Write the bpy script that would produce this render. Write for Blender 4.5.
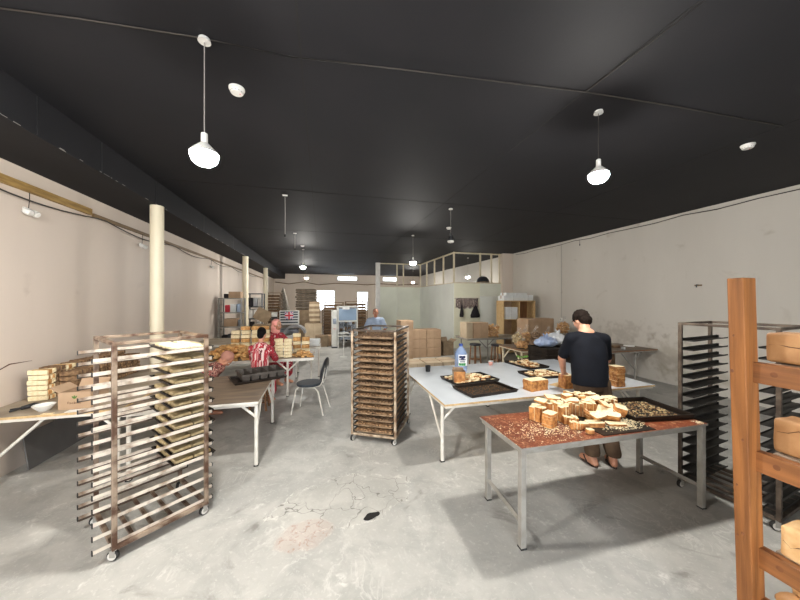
import bpy, bmesh, math, random
from mathutils import Vector, Matrix, Euler, noise
random.seed(7)
PI = math.pi
S = bpy.context.scene
for o in list(bpy.data.objects):
    bpy.data.objects.remove(o, do_unlink=True)
C = S.collection

# ------------------------------------------------------------------ camera
EYE = 1.8
YAW = math.radians(14.6)
cam_d = bpy.data.cameras.new('camera')
cam = bpy.data.objects.new('camera', cam_d)
C.objects.link(cam)
cam.location = (0, 0, EYE)
cam.rotation_euler = (PI / 2, 0, -YAW)
cam_d.sensor_width = 36.0
cam_d.lens = 13.5
cam_d.clip_start = 0.02
cam_d.clip_end = 200
S.camera = cam

# ------------------------------------------------------------------ world, daylight, exposure
w = bpy.data.worlds.new('sky')
S.world = w
w.use_nodes = True
bg = w.node_tree.nodes['Background']
bg.inputs['Color'].default_value = (0.86, 0.93, 1.0, 1)
bg.inputs['Strength'].default_value = 4.0
BULB = 430.0           # emission strength of a lit bulb

def area(name, loc, rot, sx, sy, power, col):
    d = bpy.data.lights.new(name, 'AREA')
    d.shape = 'RECTANGLE'
    d.size = sx
    d.size_y = sy
    d.energy = power
    d.color = col
    o = bpy.data.objects.new(name, d)
    C.objects.link(o)
    o.location = loc
    o.rotation_euler = rot
    return o

# daylight fill added behind the camera, in an assumed doorway that stays unseen
area('daylight_fill', (-.1, -3.5, 1.4), (PI / 2, 0, 0), 3.2, 2.6, 80, (0.95, 0.97, 1.0))
S.view_settings.view_transform = 'Standard'
S.view_settings.look = 'None'
S.view_settings.gamma = 1.0
S.view_settings.use_curve_mapping = False
S.view_settings.exposure = 1.08

# ------------------------------------------------------------------ materials
def lin(c):
    return tuple(((x / 255) / 12.92 if x / 255 <= .04045 else ((x / 255 + .055) / 1.055) ** 2.4) for x in c)

def nd(nt, t, **kw):
    n = nt.nodes.new(t)
    for k, v in kw.items():
        setattr(n, k, v)
    return n

def ramp(nt, stops):
    r = nd(nt, 'ShaderNodeValToRGB')
    e = r.color_ramp.elements
    while len(e) < len(stops):
        e.new(0.5)
    for i, (p, c) in enumerate(stops):
        e[i].position = p
        e[i].color = (*c, 1) if len(c) == 3 else c
    return r

def mat(name, c1, c2=None, rough=0.6, metal=0.0, scale=6.0, detail=4.0, bump=0.0, bscale=None, lo=0.35, hi=0.65,
        stretch=None, spec=0.5, vary=0.0, coat=0.0):
    m = bpy.data.materials.new(name)
    m.use_nodes = True
    nt = m.node_tree
    b = nt.nodes['Principled BSDF']
    b.inputs['Roughness'].default_value = rough
    b.inputs['Metallic'].default_value = metal
    b.inputs['Specular IOR Level'].default_value = spec
    b.inputs['Coat Weight'].default_value = coat
    c1 = lin(c1)
    c2 = lin(c2) if c2 else tuple(x * 0.82 for x in c1)
    tc = nd(nt, 'ShaderNodeTexCoord')
    src = tc.outputs['Object']
    if stretch:
        mp = nd(nt, 'ShaderNodeMapping')
        mp.inputs['Scale'].default_value = stretch
        nt.links.new(src, mp.inputs['Vector'])
        src = mp.outputs['Vector']
    n = nd(nt, 'ShaderNodeTexNoise')
    n.inputs['Scale'].default_value = scale
    n.inputs['Detail'].default_value = detail
    nt.links.new(src, n.inputs['Vector'])
    r = ramp(nt, [(lo, c1), (hi, c2)])
    nt.links.new(n.outputs['Fac'], r.inputs['Fac'])
    out = r.outputs['Color']
    if vary:
        oi = nd(nt, 'ShaderNodeObjectInfo')
        mr = nd(nt, 'ShaderNodeMapRange')
        mr.inputs['To Min'].default_value = 1 - vary
        mr.inputs['To Max'].default_value = 1 + vary
        nt.links.new(oi.outputs['Random'], mr.inputs['Value'])
        hs = nd(nt, 'ShaderNodeHueSaturation')
        nt.links.new(mr.outputs['Result'], hs.inputs['Value'])
        nt.links.new(out, hs.inputs['Color'])
        out = hs.outputs['Color']
    nt.links.new(out, b.inputs['Base Color'])
    if bump:
        n2 = nd(nt, 'ShaderNodeTexNoise')
        n2.inputs['Scale'].default_value = bscale or scale * 4
        n2.inputs['Detail'].default_value = 5
        nt.links.new(src, n2.inputs['Vector'])
        bp = nd(nt, 'ShaderNodeBump')
        bp.inputs['Strength'].default_value = bump
        bp.inputs['Distance'].default_value = 0.02
        nt.links.new(n2.outputs['Fac'], bp.inputs['Height'])
        nt.links.new(bp.outputs['Normal'], b.inputs['Normal'])
    return m

def emit(name, col, strength):
    m = bpy.data.materials.new(name)
    m.use_nodes = True
    b = m.node_tree.nodes['Principled BSDF']
    b.inputs['Base Color'].default_value = (0.8, 0.8, 0.8, 1)
    b.inputs['Emission Color'].default_value = (*col, 1)
    b.inputs['Emission Strength'].default_value = strength
    return m

def clear(name, tint, rough=0.1, alpha=0.35, spec=0.5):
    """thin clear plastic or glass"""
    m = bpy.data.materials.new(name)
    m.use_nodes = True
    nt = m.node_tree
    b = nt.nodes['Principled BSDF']
    b.inputs['Base Color'].default_value = (*tint, 1)
    b.inputs['Roughness'].default_value = rough
    b.inputs['Alpha'].default_value = alpha
    return m

M = {}
def concrete():
    m = bpy.data.materials.new('concrete_floor')
    m.use_nodes = True
    nt = m.node_tree
    L = nt.links.new
    b = nt.nodes['Principled BSDF']
    tc = nd(nt, 'ShaderNodeTexCoord')
    P = tc.outputs['Object']
    def noi(s, d=5, dist=0.0, vec=P):
        n = nd(nt, 'ShaderNodeTexNoise')
        n.inputs['Scale'].default_value = s
        n.inputs['Detail'].default_value = d
        n.inputs['Roughness'].default_value = 0.62
        n.inputs['Distortion'].default_value = dist
        L(vec, n.inputs['Vector'])
        return n.outputs['Fac']
    def mix(a, bcol, f, mode='MIX'):
        x = nd(nt, 'ShaderNodeMix', data_type='RGBA', blend_type=mode)
        L(f, x.inputs['Factor'])
        for sock, v in ((x.inputs[6], a), (x.inputs[7], bcol)):
            if isinstance(v, tuple):
                sock.default_value = (*v, 1)
            else:
                L(v, sock)
        return x.outputs[2]
    def math_(op, a, bv=None, c=None):
        x = nd(nt, 'ShaderNodeMath', operation=op)
        for i, v in enumerate((a, bv, c)):
            if v is None:
                continue
            if isinstance(v, (int, float)):
                x.inputs[i].default_value = v
            else:
                L(v, x.inputs[i])
        return x.outputs[0]
    def step(v, lo, hi):
        x = nd(nt, 'ShaderNodeMapRange', interpolation_type='SMOOTHSTEP')
        L(v, x.inputs['Value'])
        x.inputs['From Min'].default_value = lo
        x.inputs['From Max'].default_value = hi
        return x.outputs['Result']
    base = ramp(nt, [(0.32, lin((158, 157, 153))), (0.66, lin((192, 190, 184)))])
    L(noi(0.7, 7), base.inputs['Fac'])
    col = base.outputs['Color']
    mid = step(noi(3.2, 8, 0.6), 0.42, 0.62)
    col = mix(col, lin((150, 150, 146)), math_('MULTIPLY', mid, 0.55))
    # white trowel smears
    sm = step(noi(2.1, 9, 1.6), 0.55, 0.68)
    fine = step(noi(16, 6, 1.0), 0.45, 0.62)
    col = mix(col, lin((232, 230, 224)), math_('MULTIPLY', math_('MULTIPLY', sm, fine), 0.45))
    vein = step(math_('ABSOLUTE', math_('SUBTRACT', noi(2.4, 10, 1.4), 0.5)), 0.022, 0.0)
    vmask = step(noi(0.8, 4), 0.44, 0.6)
    col = mix(col, lin((228, 226, 220)), math_('MULTIPLY', math_('MULTIPLY', vein, vmask), 0.3))
    speck = step(noi(34, 3, 0.5), 0.56, 0.7)
    col = mix(col, lin((206, 204, 198)), math_('MULTIPLY', speck, 0.35))
    # dark scuffs
    sc = step(noi(1.3, 9, 2.2), 0.58, 0.74)
    col = mix(col, lin((112, 110, 104)), math_('MULTIPLY', sc, 0.7))
    # local repairs: (x, y, rx, ry, rot)
    def blob(x, y, rx, ry, rot, wob=0.5):
        mp = nd(nt, 'ShaderNodeMapping', vector_type='TEXTURE')
        mp.inputs['Location'].default_value = (x, y, 0)
        mp.inputs['Rotation'].default_value = (0, 0, rot)
        mp.inputs['Scale'].default_value = (rx, ry, 1)
        L(P, mp.inputs['Vector'])
        g = nd(nt, 'ShaderNodeVectorMath', operation='LENGTH')
        L(mp.outputs['Vector'], g.inputs[0])
        d = math_('ADD', g.outputs['Value'], math_('MULTIPLY', math_('SUBTRACT', noi(4, 5), 0.5), wob * 2))
        return d
    d1 = blob(0.22, 2.75, 0.62, 0.34, 0.12, 0.5)
    in1 = step(d1, 1.05, 0.95)
    edge1 = step(math_('ABSOLUTE', math_('SUBTRACT', d1, 1.0)), 0.05, 0.0)
    vor = nd(nt, 'ShaderNodeTexVoronoi', feature='DISTANCE_TO_EDGE')
    vor.inputs['Scale'].default_value = 3.2
    wv = nd(nt, 'ShaderNodeVectorMath', operation='ADD')
    nv = nd(nt, 'ShaderNodeTexNoise')
    nv.inputs['Scale'].default_value = 5
    L(P, nv.inputs['Vector'])
    sv = nd(nt, 'ShaderNodeVectorMath', operation='SCALE')
    sv.inputs['Scale'].default_value = 0.35
    L(nv.outputs['Color'], sv.inputs[0])
    L(P, wv.inputs[0])
    L(sv.outputs[0], wv.inputs[1])
    L(wv.outputs[0], vor.inputs['Vector'])
    crack = step(vor.outputs['Distance'], 0.012, 0.003)
    col = mix(col, lin((196, 193, 184)), math_('MULTIPLY', in1, 0.2))
    col = mix(col, lin((222, 220, 212)), math_('MULTIPLY', math_('MULTIPLY', edge1, fine), 0.6))
    col = mix(col, lin((88, 84, 78)), math_('MULTIPLY', math_('MULTIPLY', math_('MULTIPLY', crack, in1), step(noi(1.9, 3), 0.36, 0.46)), 0.7))
    d2 = blob(-0.12, 2.41, 0.22, 0.15, 0.2, 0.45)
    in2 = step(d2, 1.08, 0.9)
    red = step(noi(22, 4, 1.2), 0.52, 0.68)
    col = mix(col, lin((186, 168, 156)), math_('MULTIPLY', in2, 0.4))
    col = mix(col, lin((150, 104, 88)), math_('MULTIPLY', math_('MULTIPLY', in2, red), 0.5))
    edge2 = step(math_('ABSOLUTE', math_('SUBTRACT', d2, 1.0)), 0.05, 0.0)
    col = mix(col, lin((214, 210, 202)), math_('MULTIPLY', math_('MULTIPLY', edge2, fine), 0.4))
    # grit
    gr = step(noi(85, 2), 0.70, 0.76)
    col = mix(col, lin((120, 114, 104)), math_('MULTIPLY', gr, 0.35))
    L(col, b.inputs['Base Color'])
    rr = nd(nt, 'ShaderNodeMapRange')
    L(noi(2.2, 5), rr.inputs['Value'])
    rr.inputs['To Min'].default_value = 0.38
    rr.inputs['To Max'].default_value = 0.7
    L(rr.outputs['Result'], b.inputs['Roughness'])
    bp = nd(nt, 'ShaderNodeBump')
    bp.inputs['Strength'].default_value = 0.25
    bp.inputs['Distance'].default_value = 0.02
    L(math_('ADD', noi(7, 8, 0.5), math_('MULTIPLY', edge1, 0.4)), bp.inputs['Height'])
    L(bp.outputs['Normal'], b.inputs['Normal'])
    return m
M['floor'] = concrete()

def plaster(name, c1, c2, stain, stretch=(1, 1, 0.25), rough=0.55, blobs=()):
    m = mat(name, c1, c2, rough=rough, scale=0.8, detail=6, bump=0.12, bscale=2.2, stretch=stretch, spec=0.35)
    nt = m.node_tree
    b = nt.nodes['Principled BSDF']
    old = b.inputs['Base Color'].links[0].from_socket
    tc = nd(nt, 'ShaderNodeTexCoord')
    n = nd(nt, 'ShaderNodeTexNoise')
    n.inputs['Scale'].default_value = 2.3
    n.inputs['Detail'].default_value = 9
    n.inputs['Distortion'].default_value = 0.8
    nt.links.new(tc.outputs['Object'], n.inputs['Vector'])
    sx = nd(nt, 'ShaderNodeSeparateXYZ')
    nt.links.new(tc.outputs['Object'], sx.inputs[0])
    hgt = nd(nt, 'ShaderNodeMapRange')
    hgt.inputs['From Min'].default_value = 0.1
    hgt.inputs['From Max'].default_value = 1.3
    hgt.inputs['To Min'].default_value = 0.13
    hgt.inputs['To Max'].default_value = 0.0
    nt.links.new(sx.outputs['Z'], hgt.inputs['Value'])
    ad = nd(nt, 'ShaderNodeMath', operation='ADD')
    nt.links.new(n.outputs['Fac'], ad.inputs[0])
    nt.links.new(hgt.outputs['Result'], ad.inputs[1])
    st = nd(nt, 'ShaderNodeMapRange', interpolation_type='SMOOTHSTEP')
    st.inputs['From Min'].default_value = 0.64
    st.inputs['From Max'].default_value = 0.8
    st.inputs['To Max'].default_value = 0.55
    nt.links.new(ad.outputs[0], st.inputs['Value'])
    x = nd(nt, 'ShaderNodeMix', data_type='RGBA')
    nt.links.new(st.outputs['Result'], x.inputs['Factor'])
    nt.links.new(old, x.inputs[6])
    x.inputs[7].default_value = (*lin(stain), 1)
    out = x.outputs[2]
    # grimy patches of the wall, each with its own place
    for (yy, zz, ry, rz, col, amt) in blobs:
        mp = nd(nt, 'ShaderNodeMapping', vector_type='TEXTURE')
        mp.inputs['Location'].default_value = (0, yy, zz)
        mp.inputs['Scale'].default_value = (50, ry, rz)
        nt.links.new(tc.outputs['Object'], mp.inputs['Vector'])
        ln = nd(nt, 'ShaderNodeVectorMath', operation='LENGTH')
        nt.links.new(mp.outputs['Vector'], ln.inputs[0])
        n2 = nd(nt, 'ShaderNodeTexNoise')
        n2.inputs['Scale'].default_value = 7
        n2.inputs['Detail'].default_value = 8
        nt.links.new(tc.outputs['Object'], n2.inputs['Vector'])
        a = nd(nt, 'ShaderNodeMath', operation='MULTIPLY_ADD')
        nt.links.new(n2.outputs['Fac'], a.inputs[0])
        a.inputs[1].default_value = 2.4
        nt.links.new(ln.outputs['Value'], a.inputs[2])
        mr = nd(nt, 'ShaderNodeMapRange', interpolation_type='SMOOTHSTEP')
        mr.inputs['From Min'].default_value = 2.1
        mr.inputs['From Max'].default_value = 1.3
        mr.inputs['To Max'].default_value = amt
        nt.links.new(a.outputs[0], mr.inputs['Value'])
        x2 = nd(nt, 'ShaderNodeMix', data_type='RGBA')
        nt.links.new(mr.outputs['Result'], x2.inputs['Factor'])
        nt.links.new(out, x2.inputs[6])
        x2.inputs[7].default_value = (*lin(col), 1)
        out = x2.outputs[2]
    nt.links.new(out, b.inputs['Base Color'])
    return m
M['wall_l'] = plaster('cream_plaster', (214, 200, 187), (203, 189, 176), (176, 160, 146))
M['wall_r'] = plaster('grey_white_plaster', (206, 200, 190), (196, 190, 180), (160, 150, 130),
                      blobs=((4.75, .60, .8, .5, (140, 126, 100), .4), (5.75, 1.02, 1.1, .36, (132, 118, 102), .34), (4.0, .3, .6, .3, (156, 146, 126), .45)))
M['wall_b'] = plaster('pale_back_plaster', (216, 202, 188), (206, 192, 178), (184, 170, 154))
M['ceil'] = mat('charcoal_painted_ceiling', (34, 33, 36), (28, 28, 31), rough=0.7, scale=0.7, detail=7, bump=0.12, bscale=1.6, spec=0.22)
M['cream'] = mat('cream_paint', (232, 222, 196), (222, 210, 182), rough=0.45, scale=3, stretch=(1, 1, .2))
M['white_metal'] = mat('white_painted_steel', (222, 218, 208), (206, 200, 188), rough=0.4, scale=9)
M['grey_metal'] = mat('grey_painted_steel', (150, 147, 140), (134, 130, 122), rough=0.42, scale=12, spec=0.5)
M['rack_metal'] = mat('worn_rusty_steel', (150, 132, 114), (82, 58, 44), rough=0.45, metal=0.3, scale=11, detail=9, lo=0.40, hi=0.60)
M['rail_metal'] = mat('bare_scratched_steel', (210, 200, 186), (130, 106, 86), rough=0.34, metal=0.25, scale=12, detail=8, lo=0.50, hi=0.72)
M['dark_rail'] = mat('blackened_steel', (48, 45, 42), (32, 29, 27), rough=0.55, metal=0.2, scale=10)
M['pale_rust'] = mat('pale_rusty_steel', (200, 182, 158), (120, 92, 68), rough=0.5, metal=0.3, scale=11, detail=7)
M['rail_rust'] = mat('rusty_rail_flange', (92, 74, 60), (54, 40, 32), rough=0.55, metal=0.2, scale=12, detail=7)
M['rack_dark'] = mat('dark_grimy_steel', (104, 92, 80), (58, 46, 38), rough=0.5, metal=0.3, scale=10, detail=8)
M['rubber'] = mat('black_rubber', (30, 29, 28), (40, 38, 36), rough=0.7)
M['hub'] = mat('white_nylon', (206, 202, 194), rough=0.5)
M['tray'] = mat('blackened_baking_tray', (50, 41, 34), (34, 28, 24), rough=0.45, metal=0.45, scale=7, detail=6)
M['sack'] = mat('brown_grey_sacking', (104, 92, 78), (80, 70, 58), rough=0.85, scale=6, bump=0.3, bscale=20)
M['tin'] = mat('dull_grey_tin', (92, 86, 80), (66, 60, 55), rough=0.5, metal=0.3, scale=8)
M['tray_brown'] = mat('seasoned_brown_tray', (158, 132, 104), (104, 82, 62), rough=0.55, metal=0.2, scale=8, detail=6)
M['crumb'] = mat('bread_crumb', (242, 228, 192), (228, 208, 164), rough=0.85, scale=60, bump=0.3, bscale=120)
M['crust'] = mat('bread_crust', (206, 146, 82), (146, 90, 44), rough=0.7, scale=26, detail=5, bump=0.2, bscale=60, vary=0.15)
M['dough'] = mat('pale_rusk', (214, 194, 150), (186, 160, 114), rough=0.85, scale=22, bump=0.3, bscale=80, vary=0.1)
M['rusk'] = mat('toasted_rusk', (164, 130, 94), (106, 78, 54), rough=0.85, scale=30, detail=6, bump=0.4, bscale=90, vary=0.15)
M['gold'] = mat('golden_rusk', (222, 178, 116), (176, 122, 68), rough=0.75, scale=14, detail=5, bump=0.3, bscale=70, vary=0.2)
M['rust_dark'] = mat('dark_toasted_rusk', (128, 100, 72), (82, 60, 42), rough=0.85, scale=26, detail=6, bump=0.4, bscale=90, vary=0.15)
M['white_top'] = mat('white_laminate', (214, 220, 226), (206, 212, 218), rough=0.22, scale=3, spec=0.5)
M['edge_wood'] = mat('raw_board_edge', (206, 176, 128), (182, 150, 104), rough=0.7, scale=30)
M['brown_top'] = mat('worn_brown_board', (128, 110, 92), (98, 84, 70), rough=0.5, scale=3, detail=7, stretch=(1, 5, 1))
M['grey_top'] = mat('worn_grey_board', (168, 156, 138), (140, 126, 108), rough=0.55, scale=4, detail=7)
M['grey_board'] = mat('dark_grey_sheet', (104, 102, 100), (92, 90, 88), rough=0.6, scale=3)
M['card'] = mat('cardboard', (178, 150, 122), (164, 136, 108), rough=0.85, scale=4, vary=0.06)
M['card_dark'] = mat('old_cardboard', (142, 122, 98), (120, 102, 80), rough=0.85, scale=6, vary=0.08)
M['card_pale'] = mat('pale_cardboard', (188, 170, 144), (174, 156, 130), rough=0.85, scale=4, vary=0.06)
M['tape'] = mat('brown_tape', (170, 132, 94), (156, 118, 82), rough=0.4)
M['white_card'] = mat('white_carton', (226, 228, 226), (214, 216, 214), rough=0.7)
M['paper'] = mat('white_paper', (236, 234, 228), rough=0.8)
M['wood'] = mat('honey_pine', (158, 102, 54), (98, 58, 28), rough=0.5, scale=2.4, detail=8, stretch=(13, 13, 0.6), bump=0.15, spec=0.4, lo=0.3, hi=0.8)
M['wood_h'] = mat('honey_pine_rail', (154, 98, 52), (94, 56, 27), rough=0.5, scale=2.4, detail=8, stretch=(13, 0.6, 13), bump=0.15, lo=0.3, hi=0.8)
M['knot'] = mat('pine_knot', (124, 74, 38), (104, 60, 30), rough=0.5, scale=30)
M['shelf_board'] = mat('dusty_shelf_board', (166, 150, 132), (146, 130, 112), rough=0.7, scale=5)
M['brown_wood'] = mat('brown_wood', (140, 98, 62), (112, 74, 44), rough=0.55, scale=3, stretch=(8, 8, 1))
M['plank'] = mat('old_yellow_batten', (172, 140, 80), (134, 104, 54), rough=0.7, scale=4, detail=6, stretch=(6, 1, 6))
M['black_plastic'] = mat('black_plastic', (28, 28, 30), (36, 36, 38), rough=0.4)
M['black_vinyl'] = mat('black_vinyl', (36, 38, 44), (46, 50, 58), rough=0.35, scale=5)
M['teal_vinyl'] = mat('dark_teal_vinyl', (46, 54, 62), (38, 45, 53), rough=0.65, scale=5)
M['white_plastic'] = mat('white_plastic', (232, 230, 224), rough=0.35)
M['cable'] = mat('dark_cable', (46, 40, 36), (58, 52, 46), rough=0.6)
M['cable_grey'] = mat('grey_cable', (150, 146, 140), rough=0.6)
M['cable_tan'] = mat('tan_cable', (128, 104, 72), (110, 88, 60), rough=0.6)
M['panel_green'] = mat('pale_green_panel', (226, 228, 212), (218, 220, 204), rough=0.35, scale=1.5)
M['panel_white'] = mat('pale_panel', (230, 232, 224), (222, 224, 216), rough=0.35, scale=1.5)
M['panel_yellow'] = mat('pale_yellow_green_panel', (234, 232, 208), (226, 224, 200), rough=0.4, scale=1.5)
M['stud'] = mat('pale_timber_stud', (214, 204, 180), (200, 188, 160), rough=0.6, scale=5)
M['white_frame'] = mat('white_window_frame', (226, 224, 218), rough=0.4)
M['skin'] = mat('skin', (206, 152, 124), (192, 134, 106), rough=0.5, scale=8)
M['skin_dark'] = mat('tanned_skin', (178, 120, 92), (164, 106, 80), rough=0.5, scale=8)
M['hair'] = mat('dark_brown_hair', (36, 27, 22), (20, 15, 12), rough=0.8, spec=0.1, scale=40, stretch=(3, 3, .5), bump=0.3, bscale=70)
M['black_hair'] = mat('black_hair', (16, 14, 14), (24, 21, 20), rough=0.8, spec=0.1, scale=40, bump=0.3)
M['navy'] = mat('navy_cotton', (19, 22, 30), (14, 16, 23), rough=0.85, scale=9, bump=0.15, bscale=14, spec=0.2)
M['trouser'] = mat('brown_cotton', (92, 74, 58), (78, 62, 48), rough=0.85, scale=9, bump=0.15, bscale=12, spec=0.2)
M['sole'] = mat('brown_flipflop', (58, 44, 36), (46, 34, 28), rough=0.6)
M['blue_shirt'] = mat('pale_blue_cotton', (168, 184, 206), (150, 166, 190), rough=0.85, scale=9)
M['pink_scarf'] = mat('pink_headscarf', (246, 176, 166), (238, 158, 148), rough=0.8, scale=7, bump=0.2, bscale=12)
M['dusty_pink'] = mat('dusty_pink_headscarf', (186, 134, 116), (168, 116, 100), rough=0.8, scale=7)
M['crumb_white'] = mat('white_crumbs', (238, 226, 196), (224, 206, 166), rough=0.9)
M['white_eye'] = mat('eye_white', (225, 222, 216), rough=0.3)
M['lip'] = mat('lips', (168, 92, 82), rough=0.5)
M['bottle'] = clear('blue_clear_plastic', (0.35, 0.48, 0.75), 0.08, 0.45)
M['blue_bag'] = mat('blue_plastic_bag', (150, 170, 208), (186, 200, 226), rough=0.28, scale=6, detail=6, bump=0.5, bscale=9)
M['white_bag'] = mat('white_plastic_bag', (222, 224, 226), (192, 196, 202), rough=0.28, scale=6, detail=6, bump=0.5, bscale=9)
M['clear_bag'] = clear('clear_film', (0.9, 0.88, 0.84), 0.2, 0.06)
M['label_blue'] = mat('blue_label', (40, 70, 150), rough=0.4)
M['label_dark'] = mat('dark_blue_print', (26, 34, 78), rough=0.5)
M['label_green'] = mat('green_print', (60, 140, 80), rough=0.5)
M['white_print'] = mat('white_print', (238, 238, 238), rough=0.5)
M['print_brown'] = mat('brown_print', (92, 60, 40), rough=0.7)
M['red_print'] = mat('red_print', (206, 36, 56), rough=0.5)
M['cucumber'] = mat('green_salad', (120, 168, 74), (84, 134, 52), rough=0.5, scale=20)
M['mach_white'] = mat('machine_white_enamel', (214, 214, 208), (200, 200, 194), rough=0.35)
M['mach_steel'] = mat('machine_steel', (136, 142, 148), (96, 100, 106), rough=0.3, metal=0.7, scale=8)
M['mach_dark'] = mat('machine_dark_parts', (48, 52, 58), (34, 36, 42), rough=0.4)
M['mach_glass'] = clear('machine_blue_guard', (0.42, 0.58, 0.78), 0.05, 0.55)
M['grey_cover'] = mat('grey_cover', (158, 158, 158), (132, 132, 134), rough=0.5, scale=4)
M['net'] = mat('grey_net_cover', (142, 136, 124), (98, 92, 84), rough=0.8, scale=14, detail=5)
M['glass'] = clear('window_glass', (0.9, 0.95, 1.0), 0.02, 0.12)
M['bulb_dim'] = emit('dim_lit_bulb', (1.0, 0.965, 0.90), BULB * .3)
M['bulb_on'] = emit('lit_bulb', (1.0, 0.965, 0.90), BULB)
M['flower_yellow'] = mat('yellow_petals', (214, 190, 40), rough=0.6)
M['flower_green'] = mat('green_leaves', (76, 112, 40), rough=0.6)
M['hole'] = mat('dark_cavity', (26, 24, 22), rough=0.9)
M['black_cloth'] = mat('black_cloth', (26, 22, 26), (36, 32, 36), rough=0.9)
M['white_cloth'] = mat('white_cloth', (216, 212, 206), (190, 186, 180), rough=0.9)
M['pinkish'] = mat('pink_plastic', (222, 160, 146), rough=0.5)
M['steel_cap'] = mat('steel_cap', (180, 178, 174), rough=0.35, metal=0.6)

def patterned(name, cols, scale, stretch):
    m = bpy.data.materials.new(name)
    m.use_nodes = True
    nt = m.node_tree
    b = nt.nodes['Principled BSDF']
    b.inputs['Roughness'].default_value = 0.85
    tc = nd(nt, 'ShaderNodeTexCoord')
    mp = nd(nt, 'ShaderNodeMapping')
    mp.inputs['Scale'].default_value = stretch
    n = nd(nt, 'ShaderNodeTexNoise')
    n.inputs['Scale'].default_value = scale
    n.inputs['Detail'].default_value = 2
    r = ramp(nt, cols)
    r.color_ramp.interpolation = 'CONSTANT'
    nt.links.new(tc.outputs['Object'], mp.inputs['Vector'])
    nt.links.new(mp.outputs['Vector'], n.inputs['Vector'])
    nt.links.new(n.outputs['Fac'], r.inputs['Fac'])
    nt.links.new(r.outputs['Color'], b.inputs['Base Color'])
    return m
RED, WHT, DRK = lin((176, 44, 58)), lin((222, 196, 190)), lin((92, 40, 44))
M['red_stripe'] = patterned('red_white_striped_cotton', [(0, RED), (0.44, WHT), (0.5, RED), (0.58, DRK), (0.62, WHT)], 5, (3.2, 3.2, 0.07))
M['red_spot'] = patterned('red_printed_cotton', [(0, RED), (0.5, DRK), (0.56, RED), (0.63, WHT)], 26, (1, 1, 1))
M['mixed_print'] = patterned('brown_red_printed_cotton', [(0, lin((120, 60, 56))), (0.42, lin((196, 150, 134))), (0.5, lin((84, 52, 48))), (0.58, lin((168, 84, 80)))], 20, (1, 1, 1.4))
M['floral'] = patterned('dark_floral_cotton', [(0, lin((52, 42, 44))), (0.46, lin((176, 160, 150))), (0.53, lin((92, 60, 60))), (0.6, lin((200, 188, 176)))], 24, (1, 1, 1))

def red_top():
    m = mat('red_brown_oilcloth', (128, 64, 38), (104, 48, 30), rough=0.4, scale=4, detail=6)
    nt = m.node_tree
    b = nt.nodes['Principled BSDF']
    old = b.inputs['Base Color'].links[0].from_socket
    tc = nd(nt, 'ShaderNodeTexCoord')
    n = nd(nt, 'ShaderNodeTexNoise')
    n.inputs['Scale'].default_value = 30
    n.inputs['Detail'].default_value = 8
    n.inputs['Distortion'].default_value = 1.5
    nt.links.new(tc.outputs['Object'], n.inputs['Vector'])
    st = nd(nt, 'ShaderNodeMapRange', interpolation_type='SMOOTHSTEP')
    st.inputs['From Min'].default_value = 0.50
    st.inputs['From Max'].default_value = 0.70
    st.inputs['To Max'].default_value = 0.6
    nt.links.new(n.outputs['Fac'], st.inputs['Value'])
    x = nd(nt, 'ShaderNodeMix', data_type='RGBA')
    nt.links.new(st.outputs['Result'], x.inputs['Factor'])
    nt.links.new(old, x.inputs[6])
    x.inputs[7].default_value = (*lin((220, 170, 128)), 1)
    nt.links.new(x.outputs[2], b.inputs['Base Color'])
    return m
M['red_top'] = red_top()

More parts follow.
